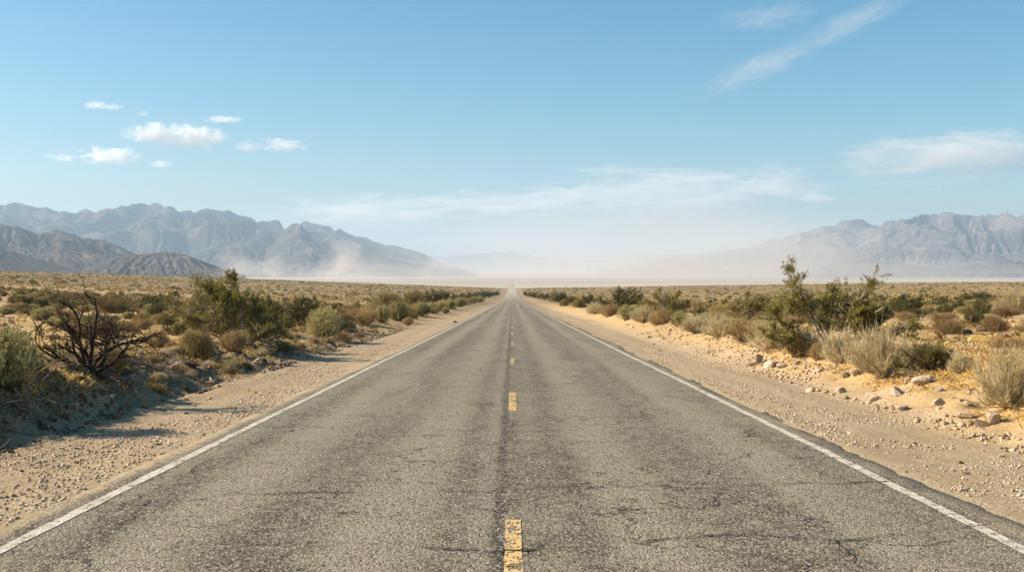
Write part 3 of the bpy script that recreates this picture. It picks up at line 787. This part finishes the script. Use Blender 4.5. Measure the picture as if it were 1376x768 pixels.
# ------------------------------------------------------------------ the open scrub on both flats
KINDS = [('bursage', .46, .42, .75), ('saltbush', .22, .40, .75), ('brownbush', .12, .35, .65), ('sage', .12, .4, .65), ('greasewood', .08, .5, .85)]
WORD = {'bursage': ('low tan bursage mound', 'bursage mounds'), 'saltbush': ('low olive-brown saltbush', 'saltbushes'), 'brownbush': ('dry brown twiggy shrub', 'dry brown shrubs'),
        'sage': ('grey-green sage ball', 'sage balls'), 'greasewood': ('dark green spreading bush', 'dark green bushes'), 'rabbit': ('pale straw brush bush', 'straw brush bushes')}
pr = np.array([k[1] for k in KINDS]); pr /= pr.sum()
occ = np.array(OCC); nplaced = 0
buck = []
cnt = {}
for _ in range(9000):
    D = math.sqrt(rng.uniform(19**2, 150**2)); az = rng.uniform(-.50, .50); x, y = az*D, D
    lim = 8.3 if x < 0 else 8.6
    if abs(x) < lim: continue
    dens = .30+.9*float(vn(x*.09+50, y*.05+20, 77))
    if x > 0: dens *= .85
    if rng.random() > dens: continue
    ki = rng.choice(len(KINDS), p=pr); k, _, r0, r1 = KINDS[ki]
    s = rng.uniform(r0, r1)*(1+.25*min(D/120, 1)); 
    if D < 34: s *= .72
    if D < 48 and rng.random() < .5: continue
    if np.any((occ[:, 0]-x)**2+(occ[:, 1]-y)**2 < (occ[:, 2]*.75+s*.9)**2): continue
    if buck and np.min((np.array(buck)[:, 0]-x)**2+(np.array(buck)[:, 1]-y)**2 - (np.array(buck)[:, 2]+s)**2*.62) < 0: continue
    side = 'left' if x < 0 else 'right'
    if cnt.get(k, 0) >= 240: continue
    cnt[k] = cnt.get(k, 0)+1; buck.append((x, y, s))
    hh = s*rng.uniform(.75, 1.1)*(1.25 if k == 'greasewood' else 1.0)
    zone = 'nearer' if D < 60 else ('middle' if D < 100 else 'farther')
    place(k, rng.integers(0, 4), gpoint(x, y), hh, s, None, f'{WORD[k][0]} on the {zone} part of the {side} flat', 'bush', f'{WORD[k][1]} on the {zone} part of the {side} flat', .03)

for _ in range(900):
    D = 9.5*(52/9.5)**rng.random(); x = -rng.uniform(5.9, 8.4)
    s = rng.uniform(.16, .34)
    if abs(x/D) > .52 or np.any((occ[:, 0]-x)**2+(occ[:, 1]-D)**2 < (occ[:, 2]*.6+s*.6)**2): continue
    if np.min((np.array(buck)[:, 0]-x)**2+(np.array(buck)[:, 1]-D)**2 - (np.array(buck)[:, 2]*.6+s)**2) < .05: continue
    buck.append((x, D, s)); cnt['bank'] = cnt.get('bank', 0)+1
    if cnt['bank'] > 75: break
    place(('bursage', 'brownbush', 'saltbush', 'rabbit')[int(rng.integers(0, 4))], rng.integers(0, 4), gpoint(x, D), s*rng.uniform(.8, 1.2), s*1.15, None, 'small dry bush growing on the rough left roadside bank', 'bush', 'small dry bushes on the left bank', .05)

# far scrub: past counting, one object
def clump_bank(n, seed):
    r = np.random.default_rng(seed); out = []
    for k in range(n):
        m = 26; d = dome(r, m, -.05, 1); c = d*r.uniform(.55, 1, (m, 1))*np.array([1, 1, .8])
        a = unit(r.normal(0, 1, (m, 3))); b = unit(np.cross(a, r.normal(0, 1, (m, 3))))
        L = r.uniform(.22, .42, (m, 1))
        out.append(np.stack([c-a*L, c+b*L*.7, c+a*L, c-b*L*.7], 1))
    return np.array(out)                      # (n, m, 4, 3)
def scrub(name, mat, n, D0, D1, s0, s1, seed, dens_lo, label, bias=1.0):
    r = np.random.default_rng(seed); bank = clump_bank(6, seed+1)
    D = (r.uniform(0, 1, n)**bias*(D1**1.3-D0**1.3)+D0**1.3)**(1/1.3); az = r.uniform(-.52, .52, n); x = az*D; y = D
    k = (np.abs(x) > 8.8+2.0*r.random(n)) & (vn(x*.02+7, y*.008+3, seed)*.6+vn(x*.11, y*.05, seed+2)*.4 > dens_lo*r.random(n))
    x, y, D = x[k], y[k], D[k]; s = r.uniform(s0, s1, len(x))*(1+D/1400)
    g = ground_z(x, y); w = r.integers(0, 6, len(x)); ph = r.uniform(0, 6.28, len(x))
    B = bank[w]; c, sn = np.cos(ph)[:, None, None], np.sin(ph)[:, None, None]
    V = np.stack([B[..., 0]*c-B[..., 1]*sn, B[..., 0]*sn+B[..., 1]*c, B[..., 2]], -1)*s[:, None, None, None]
    V[..., 2] *= r.uniform(.8, 1.15, len(x))[:, None, None]
    V = V + np.stack([x, y, g], -1)[:, None, None]
    V = V.reshape(-1, 3)
    o = obj(name, mesh_np(name, V, np.arange(len(V)).reshape(-1, 4), [mat])); tag(o, label, 'scrub', None, 'stuff')
scrub('desert_scrub', M['tan_twig'], 30000, 115, 1250, .26, .56, 601, .8, 'tan scrub covering the far desert flats on both sides')
scrub('desert_scrub', M['olive_twig'], 12000, 115, 1250, .30, .66, 602, 1.1, 'olive-brown scrub dotted over the far desert flats')
scrub('desert_scrub', M['creo_dark'], 1500, 130, 1100, .5, 1.05, 603, 1.2, 'scattered dark green scrub on the far desert flats')
scrub('low_growth', M['brown_twig'], 5200, 26, 170, .10, .24, 604, 1.1, 'low dry brown growth between the bushes on both flats', .8)
scrub('low_growth', M['tan_twig'], 4200, 26, 170, .10, .26, 605, 1.1, 'low dry tan growth between the bushes on both flats', .8)

# ------------------------------------------------------------------ dry grass
def grass():
    r = np.random.default_rng(71); xs_, ys_, hs_ = [], [], []
    n = 60000; D = 9*(62/9)**r.random(n); az = r.uniform(-.52, .52, n); x, y = az*D, D
    a = np.abs(x)
    dens = np.where(x < 0, sst(5.6, 6.8, a)*(1-sst(10, 20, a)*.7), sst(5.9, 7.0, a)*(1-sst(9.5, 18, a)*.7))
    k = (vn(x*.45+3, y*.45+8, 33)*.65 + vn(x*1.7, y*1.7, 34)*.35 > .50) & (r.random(n) < dens)
    x, y = x[k], y[k]; m = 13
    bx = np.repeat(x, m)+r.normal(0, .07, len(x)*m); by = np.repeat(y, m)+r.normal(0, .07, len(x)*m); bz = ground_z(bx, by)-.01
    h = r.uniform(.02, .085, len(bx))*np.repeat(r.uniform(.6, 1.4, len(x)), m)
    ln = r.normal(0, .6, (len(bx), 2))*h[:, None]
    wd = unit(r.normal(0, 1, (len(bx), 2)))*.0022*(1+np.hypot(bx, by)/30)[:, None]
    b0 = np.stack([bx-wd[:, 0], by-wd[:, 1], bz], -1); b1 = np.stack([bx+wd[:, 0], by+wd[:, 1], bz], -1)
    mid = np.stack([bx+ln[:, 0]*.35, by+ln[:, 1]*.35, bz+h*.65], -1); tip = np.stack([bx+ln[:, 0], by+ln[:, 1], bz+h], -1)
    V = np.stack([b0, b1, mid, tip], 1).reshape(-1, 3); i = np.arange(len(bx))[:, None]*4
    o = obj('dry_grass', mesh_np('dry_grass', V, np.concatenate([i+np.array([[0, 1, 2]]), i+np.array([[1, 3, 2]])]), [M['grass']]))
    tag(o, 'short golden dry grass growing over both roadside banks', 'grass', None, 'stuff')
grass()

# ------------------------------------------------------------------ stones
def hull(seed, n=16, flat=.7, lng=1.2, bev=.018):
    r = np.random.default_rng(seed); bm = bmesh.new()
    q = unit(r.normal(0, 1, (n, 3)))*r.uniform(.8, 1.05, (n, 1))*np.array([lng, 1, flat])*.5
    for p in q: bm.verts.new(p)
    ret = bmesh.ops.convex_hull(bm, input=bm.verts[:])
    bmesh.ops.delete(bm, geom=[g for g in ret['geom_interior'] if isinstance(g, bmesh.types.BMVert)], context='VERTS')
    bmesh.ops.dissolve_limit(bm, angle_limit=.32, verts=bm.verts[:], edges=bm.edges[:])
    bmesh.ops.bevel(bm, geom=bm.edges[:], offset=bev, segments=2, affect='EDGES', profile=.6, clamp_overlap=True)
    bmesh.ops.triangulate(bm, faces=bm.faces[:])
    bmesh.ops.subdivide_edges(bm, edges=bm.edges[:], cuts=1)
    bm.normal_update()
    for v in bm.verts:
        c = v.co; f = .035*float(fbm(c.x*4+seed, c.y*4+c.z*3, seed, 3)); v.co += v.normal*f
    me = bpy.data.meshes.new('rock'); bm.to_mesh(me); bm.free()
    return me
ROCK = []
for i in range(7):
    me = hull(700+i, 11+i%3, (.62, .8, .5, .7, .9, .55, .7)[i], (1.5, 1.1, 1.4, 1.2, 1.0, 1.7, 1.3)[i]); me.materials.append(M['rock']); ROCK.append(me)
ROCKD = []
for i in range(4):
    me = hull(720+i, 10+i%3, (.6, .75, .5, .8)[i], (1.3, 1.1, 1.6, 1.2)[i]); me.materials.append(M['rock_dark']); ROCKD.append(me)
def rock(px, by, wpx, hpx, label, v, dark=False, rz=None, tilt=.15, group=None, P=None):
    if P is None: P = at(px, by)
    s = P[1]/FPX; bank = ROCKD if dark else ROCK
    me = bank[v % len(bank)]; o = obj('rock', me); w, h = wpx*s, hpx*s
    d = np.array([q.co[:] for q in me.vertices]).ptp(0) if hasattr(np.ndarray, 'ptp') else np.ptp(np.array([q.co[:] for q in me.vertices]), 0)
    o.scale = (w/d[0], w*.8/d[1], h/d[2]); o.location = (P[0], P[1], P[2]+h*.16)
    o.rotation_euler = (rng.uniform(-tilt, tilt), rng.uniform(-tilt, tilt), rng.uniform(-.5, .5) if rz is None else rz)
    tag(o, label, 'rock', group); return o
rock(1017, 489, 27, 21, 'big pale rock with a lit flat face below the feathery tan bush on the right', 0, rz=.3)
rock(1036, 492, 22, 13, 'brown-tinged rock touching the right side of the big pale rock', 1)
rock(1050, 492, 15, 9, 'small flat pale rock two places right of the big pale rock', 5)
rock(1074, 489, 12, 7, 'dark little rock on the bank below the golden-brown bush', 0, True)
rock(1131, 528, 20, 12, 'pale angular rock at the bottom of the right bank, left of a dark-sided one', 2)
rock(1172, 538, 26, 18, 'pale rock with a dark shaded right side at the foot of the right bank', 3)
rock(1149, 503, 17, 12, 'pale rock half way up the bank under the silvery dry brush', 4)
rock(1138, 507, 11, 10, 'dark rust-brown rock next to the pale rock under the silvery brush', 1, True)
rock(1239, 513, 32, 15, 'large flat pinkish rock right of the silvery dry brush', 5, rz=.1)
rock(1262, 524, 11, 9, 'small white rock below the large flat pinkish rock', 1)
rock(1262, 546, 24, 16, 'tilted tan rock with dark underside in the middle of the right bank', 2, tilt=.4)
rock(1211, 551, 20, 11, 'rounded tan rock at the foot of the bank right of the dark-sided pale rock', 4)
rock(1309, 547, 20, 13, 'dark brown rock on the right bank beside the straw brush', 2, True)
rock(1318, 573, 20, 15, 'dark brown rock at the foot of the right bank, left of a paler one', 3, True)
rock(1334, 568, 20, 20, 'tall brown rock with one sunlit face at the foot of the right bank', 4, tilt=.3)
rock(1296, 560, 20, 13, 'tan rock beside the dark brown rocks at the foot of the right bank', 6)
rock(1352, 588, 12, 9, 'small dark rock lowest on the right bank near the frame edge', 0, True)
rock(1089, 526, 14, 8, 'small whitish rock lying alone on the right dirt shoulder', 1)
rock(1139, 556, 7, 4, 'tiny white stone out on the right dirt shoulder', 5)
rock(1300, 447, 14, 8, 'dark brown rock out on the sandy right flat', 1, True)
rock(1320, 447, 18, 11, 'larger dark brown rock out on the sandy right flat', 2, True)
rock(1345, 452, 14, 9, 'reddish dark rock on the right flat by the flattened shrub', 3, True)
rock(128, 498, 12, 8, 'pale stone in the grass at the foot of the blackened dead shrub', 2)
rock(178, 508, 20, 9, 'flat pale stone in the shaded left bank', 5)
rock(66, 540, 15, 9, 'greyish stone in the dark shade of the left bank', 3)
rock(98, 548, 18, 11, 'larger greyish stone in the dark shade of the left bank', 6)
rock(612, 433, 7, 4, 'small dark stone on the left dirt shoulder by the sage row', 0, True)
rock(104, 622, 8, 5, 'dark lump of tar on the left dirt shoulder', 1, True)
GRK = 'loose pale rocks scattered over the right bank'
r_ = np.random.default_rng(77)
def roadside(n, side, a0, a1, D0, D1, s0, s1, label, group, dark):
    for i in range(n):
        D = D0*(D1/D0)**r_.random(); a = r_.uniform(a0, a1); x = side*a
        if abs(x/D) > .5: continue
        P = gpoint(x, D); s = FPX/D; w = r_.uniform(s0, s1)*(1 if r_.random() > .2 else 1.6)
        rock(0, 0, w*s, w*s*r_.uniform(.4, .7), label, int(r_.integers(0, 7)), r_.random() < dark, tilt=.4, group=group, P=P)
roadside(170, 1, 5.6, 9.2, 10, 60, .05, .17, 'loose angular rock scattered over the right bank', 'loose angular rocks on the right bank', .32)
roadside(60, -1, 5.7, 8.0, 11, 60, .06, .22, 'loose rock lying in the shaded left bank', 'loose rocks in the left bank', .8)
roadside(30, 1, 4.0, 5.6, 10, 50, .03, .075, 'small stone lying on the right dirt shoulder', 'small stones on the right shoulder', .5)
roadside(34, -1, 4.0, 5.5, 9, 50, .03, .075, 'small stone lying on the left dirt shoulder', 'small stones on the left shoulder', .5)

def pebbles(name, n, lo, hi, D0, D1, s0, s1, mat, seed, label, both=True, rot=.6):
    r = np.random.default_rng(seed)
    D = D0*(D1/D0)**r.random(n); a = r.uniform(lo, hi, n); sd = np.where(r.random(n) < .5, -1, 1) if both is True else np.full(n, both)
    x, y = sd*a, D; k = (np.abs(x/D) < .53) & (vn(x*.8+2, y*.5, seed)*.6+vn(x*3, y*2.4, seed+1)*.4 > .36+.2*r.random(n)); x, y = x[k], y[k]; n = len(x)
    s = s0*(s1/s0)**(r.random(n)**1.7)
    octv = np.array([[1, 0, 0], [-1, 0, 0], [0, 1, 0], [0, -1, 0], [0, 0, 1], [0, 0, -1.]])*.5
    of = np.array([[0, 2, 4], [2, 1, 4], [1, 3, 4], [3, 0, 4], [2, 0, 5], [1, 2, 5], [3, 1, 5], [0, 3, 5]])
    V = octv[None]*r.uniform(.6, 1.4, (n, 6, 1)) + r.normal(0, .12, (n, 6, 3))
    ph = r.uniform(0, 6.28, n); c, q = np.cos(ph)[:, None], np.sin(ph)[:, None]
    V = np.stack([V[..., 0]*c-V[..., 1]*q, V[..., 0]*q+V[..., 1]*c, V[..., 2]*.7], -1)*s[:, None, None]
    V = V+np.stack([x, y, ground_z(x, y)+s*.12], -1)[:, None]
    F = (np.arange(n)*6)[:, None, None]+of[None]
    o = obj(name, mesh_np(name, V.reshape(-1, 3), F.reshape(-1, 3), [mat])); tag(o, label, 'gravel', None, 'stuff')
pebbles('gravel', 42000, 3.74, 5.8, 7.5, 45, .008, .05, M['gravel'], 81, 'loose gravel over both dirt shoulders')
pebbles('gravel', 26000, 5.4, 9.8, 9, 50, .014, .11, M['bank_gravel'], 83, 'loose stones over the right roadside bank', 1)
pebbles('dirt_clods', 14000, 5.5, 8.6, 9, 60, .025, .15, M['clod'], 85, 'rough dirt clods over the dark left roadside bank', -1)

def litter():
    r = np.random.default_rng(91); n = 9000; D = 9*(60/9)**r.random(n); sd = np.where(r.random(n) < .72, -1, 1); a = np.where(sd < 0, r.uniform(5.6, 9.5, n), r.uniform(6.2, 10.5, n)); x = sd*a
    k = (np.abs(x/D) < .53) & (vn(x*.9, D*.7, 93) > .42); x, D = x[k], D[k]; n = len(x)
    dd = r.normal(0, 1, (n, 3)); dd[:, 2] = np.abs(dd[:, 2])*.35
    p, ds = twigs(r, np.stack([x, D, ground_z(x, D)+.005], -1), dd, r.uniform(.08, .38, n), 4, .3, -.03)
    mb = MB(); tube(mb, p, ds, .006, .003, 3); o = obj('twig_litter', mb.mesh('twig_litter', M['stick'])); tag(o, 'dead twigs littering both roadside banks', 'twigs', None, 'stuff')
litter()

# ------------------------------------------------------------------ fallen branches on the left bank
def branch(px0, py0, px1, py1, rad, label, seed, lift=.1):
    r = np.random.default_rng(seed); a = at(px0, py0); q = a[1]/FPX; b = a + np.array([(px1-px0)*q, (py0-py1)*q*.8, 0]); b[2] = float(ground_z(b[0], b[1])) + lift; a[2] += rad
    mb = MB(); d = (b-a); L = np.linalg.norm(d); p, ds = twigs(r, np.zeros((1, 3)), d[None], L, 9, .10, .0)
    tube(mb, p, ds, rad, rad*.35, 7)
    s, dd, _ = kids(r, p, ds, 9, .25, 1, .55, .15); p1, d1 = twigs(r, s, dd, r.uniform(.15, .45, 9)*L*.6, 6, .2, .02); tube(mb, p1, d1, rad*.4, rad*.12, 5)
    s, dd, _ = kids(r, p1, d1, 22, .3, 1, .6, .1); p2, d2 = twigs(r, s, dd, r.uniform(.05, .2, 22)*L*.6, 5, .2, 0); tube(mb, p2, d2, rad*.15, rad*.06, 3)
    o = obj('fallen_branch', mb.mesh('fallen_branch', M['stick'], True), None, a); tag(o, label, 'branch')
branch(352, 462, 380, 436, .055, 'thick weathered branch leaning up beside the dark lower left bush', 1, .35)
branch(182, 524, 120, 536, .035, 'weathered fallen branch lying along the shaded left bank', 2, .1)
branch(205, 496, 160, 512, .03, 'thin fallen branch on the left bank right of the dead shrub', 3, .1)
branch(240, 448, 285, 432, .03, 'dead grey branch on the ground left of the tall left creosote', 4, .3)
branch(60, 574, 20, 560, .03, 'fallen branch in the deepest shade of the left bank', 5, .12)

# ------------------------------------------------------------------ air: haze, dust and clouds
def sphere(name, loc, dims, mat, rz=0.0):
    bm = bmesh.new(); bmesh.ops.create_icosphere(bm, subdivisions=4, radius=1); me = bpy.data.meshes.new(name); bm.to_mesh(me); bm.free()
    me.materials.append(mat); o = obj(name, me, None, loc); o.scale = dims; o.rotation_euler = (0, 0, rz); return o
def sky_at(px, py, D):
    d = ray(px, py); d = d/d[1]; return Vector((d[0]*D, D, CAMZ+d[2]*D))
PUFF = mat_puff('cumulus_cloud', (.995, .992, .99),   .0085, (3.4, 3.4, 2.4), .30, .56, .35, 7.0, 1.0, 0.0, .68, .5, (-.62, -.2), 2.4)
def cloud(px, py, wpx, hpx, D, label, mat, name='cloud', depth=.7, rz=0.0):
    s = D/FPX; o = sphere(name, sky_at(px, py, D), (wpx*s*.5, wpx*s*.5*depth, hpx*s*.5), mat, rz); tag(o, label, 'cloud'); return o
CL = [(205, 180, 66, 26, 'left lobe of the largest white cumulus over the left mountains'), (258, 186, 74, 34, 'puffy right end of the largest white cumulus over the left mountains'),
      (130, 142, 30, 11, 'small thin white cloud high on the left, left one of a pair'), (152, 145, 24, 9, 'small thin white cloud high on the left, right one of a pair'),
      (193, 153, 13, 7, 'tiny white cloud puff above the largest cumulus'), (301, 161, 40, 10, 'thin white cloud streak up and right of the largest cumulus'),
      (332, 198, 30, 14, 'small white cloud at the left end of the pair right of the largest cumulus'), (378, 196, 54, 16, 'flat white cloud at the right end of the pair right of the largest cumulus'),
      (66, 209, 14, 6, 'tiny white cloud scrap at the far left of the low cloud row'), (88, 213, 28, 11, 'small white cloud second from the left in the low cloud row'),
      (150, 211, 64, 22, 'medium white cloud below and left of the largest cumulus'), (217, 221, 28, 11, 'small faint white cloud below the largest cumulus'),
      (1056, 259, 20, 16, 'small bright round cloud puff above the right mountains'), (1096, 268, 46, 12, 'small flat cloud right of the round puff above the right mountains')]
for px, py, w, h, lb in CL: cloud(px, py, w*1.7, h*1.75, 21000, lb, PUFF, depth=.4)
WISP = mat_puff('wispy_cloud', (.99, .98, .975), .0015, (2.6, 2.6, 3.0), .30, .80, .3, 7.0, .8, .0, .66, .8, None, 1.7)
WISP2 = mat_puff('thin_cirrus', (.99, .985, .98), .00055, (2.6, 3.0, 2.0), .28, .78, .3, 8.0, .8, .0, .68, 1.3, None, 1.5)
for px, py, w, h, lb in [(1275, 215, 320, 62, 'ragged pale cloud band near the right frame edge, lower layer'), (1330, 200, 220, 44, 'pale cloud band running out of the right frame edge, upper layer'), (905, 262, 420, 62, 'broad faint pale cloud bank low over the middle of the valley'),
                         (1040, 238, 130, 34, 'thicker pale right end of the faint middle cloud bank'), (680, 275, 280, 34, 'long thin pale cloud streak low over the road end'),
                         (500, 287, 300, 44, 'thin low pale cloud above the left mountain slope')]:
    cloud(px, py, w*1.3, h*1.7, 42000, lb, WISP, 'wispy_cloud', .5)
def slanted(px0, py0, px1, py1, thick, D, label):
    a, b = sky_at(px0, py0, D), sky_at(px1, py1, D); c = (a+b)/2; d = b-a
    o = sphere('cirrus_cloud', c, (d.length*.70, d.length*.3, thick*D/FPX*.58), WISP2); o.rotation_euler = (0, -math.atan2(d.z, d.x), 0); tag(o, label, 'cloud')
slanted(925, 128, 1110, 58, 50, 40000, 'faint lower end of the slanting cirrus streak at the upper right')
slanted(1040, 82, 1235, -14, 46, 40500, 'bright upper end of the slanting cirrus streak at the upper right')
slanted(950, 32, 1110, 14, 44, 40000, 'short feathery cirrus patch left of the slanting streak')

# dust
DUST = mat_puff('blown_dust', (.94, .85, .76), .0085, (1.9, 1.9, 1.6), .37, .66, .25, 6.0, 1.0, 0.0, .6, .5)
def dust(px, py, wpx, hpx, D, label, depth=.6, mat=DUST, rot=0.0):
    s = D/FPX; o = sphere('dust_plume', sky_at(px, py, D), (wpx*s*.5, wpx*s*.5*depth, hpx*s*.5), mat); tag(o, label, 'dust'); return o
dust(330, 362, 210, 110, 3300, 'tan dust cloud rising at the foot of the left mountains behind the tall creosote')
dust(470, 350, 220, 132, 3500, 'tan dust plume drifting up the left mountain slope, tallest on the left')
dust(420, 376, 460, 54, 3200, 'long low bank of dust along the valley floor below the left mountains', .3)
dust(583, 364, 110, 76, 3600, 'small dust puff at the right foot of the left mountains')
VEIL = mat_puff('dust_veil', (.92, .83, .75), .00095, (1.3, 1.3, 1.0), .25, .75, .25, 4.0, .8, .25, .55, .3)
for px, py, w, h, D, lb in [(900, 352, 640, 130, 6000, 'broad pinkish veil of dust over the valley floor right of the road'), (960, 350, 330, 120, 4800, 'denser dust column in front of the right mountains'),
                            (700, 372, 700, 50, 5200, 'low dust veil over the dry lake at the road end'), (1180, 372, 520, 46, 5600, 'low dust haze along the foot of the right mountains')]:
    dust(px, py, w*1.2, h*1.25, D, lb, .5, VEIL)

FARVEIL = mat_puff('far_dust_veil', (.97, .90, .84), .00030, (1.0, 1.0, 1.0), .25, .75, .25, 3.0, .9, .45, .55, .3)
dust(720, 372, 1150, 236, 9300, 'very broad cream-coloured dusty air filling the far end of the valley', .32, FARVEIL)

# haze box
bm = bmesh.new(); bmesh.ops.create_cube(bm, size=1); me = bpy.data.meshes.new('haze'); bm.to_mesh(me); bm.free()
me.materials.append(mat_volume('pale_air', (.56, .77, 1.0), 6.0e-5, .2))
z0, z1 = float(ZZ.min())-1.0, 800.0
hz = obj('haze', me, None, (0, 12100, (z0+z1)/2)); hz.scale = (30400, 27400, z1-z0)
tag(hz, 'pale haze in the air over the whole valley', 'haze', None, 'stuff')

# ------------------------------------------------------------------ light, sky, camera
EL, AZ = R(32), R(-86)          # azimuth clockwise from +Y
sd = Vector((math.sin(AZ)*math.cos(EL), math.cos(AZ)*math.cos(EL), math.sin(EL)))
sl = bpy.data.lights.new('sun', 'SUN'); sl.energy = 4.9; sl.angle = R(.53); sl.color = (1.0, .88, .68)
so = bpy.data.objects.new('sun', sl); COL.objects.link(so); so.rotation_euler = sd.to_track_quat('Z', 'Y').to_euler(); so.location = (-60, 30, 60)
w = bpy.data.worlds.new('World'); scn.world = w; w.use_nodes = True; t = NT(w.node_tree)
sky = t.n('ShaderNodeTexSky'); sky.sky_type = 'NISHITA'; sky.sun_disc = False; sky.sun_elevation = EL; sky.sun_rotation = AZ
sky.altitude = 600; sky.air_density = 1.0; sky.dust_density = 2.2; sky.ozone_density = 2.2
hs = t.n('ShaderNodeHueSaturation', None, Hue=.482, Saturation=1.42, Value=1.0, Color=sky.outputs[0])
bg = t.n('ShaderNodeBackground', None, Color=hs.outputs[0], Strength=.073)
o_ = t.n('ShaderNodeOutputWorld'); t.set(o_.inputs['Surface'], bg.outputs[0])
cam = bpy.data.cameras.new('camera'); cam.sensor_width = 36; cam.lens = 36*FPX/1376; cam.clip_end = 200000; cam.clip_start = .1
co = bpy.data.objects.new('camera', cam); COL.objects.link(co); co.location = (0, 0, CAMZ); co.rotation_euler = (R(90)-PITCH, 0, 0)
scn.camera = co
vs = scn.view_settings; vs.view_transform = 'Standard'; vs.look = 'None'; vs.gamma = 1; vs.use_curve_mapping = False; vs.exposure = .97
c = scn.cycles
c.use_denoising = True; c.max_bounces = 6; c.diffuse_bounces = 3; c.glossy_bounces = 2; c.transparent_max_bounces = 12; c.volume_bounces = 4
c.volume_step_rate = .5; c.volume_max_steps = 128; c.sample_clamp_indirect = 6
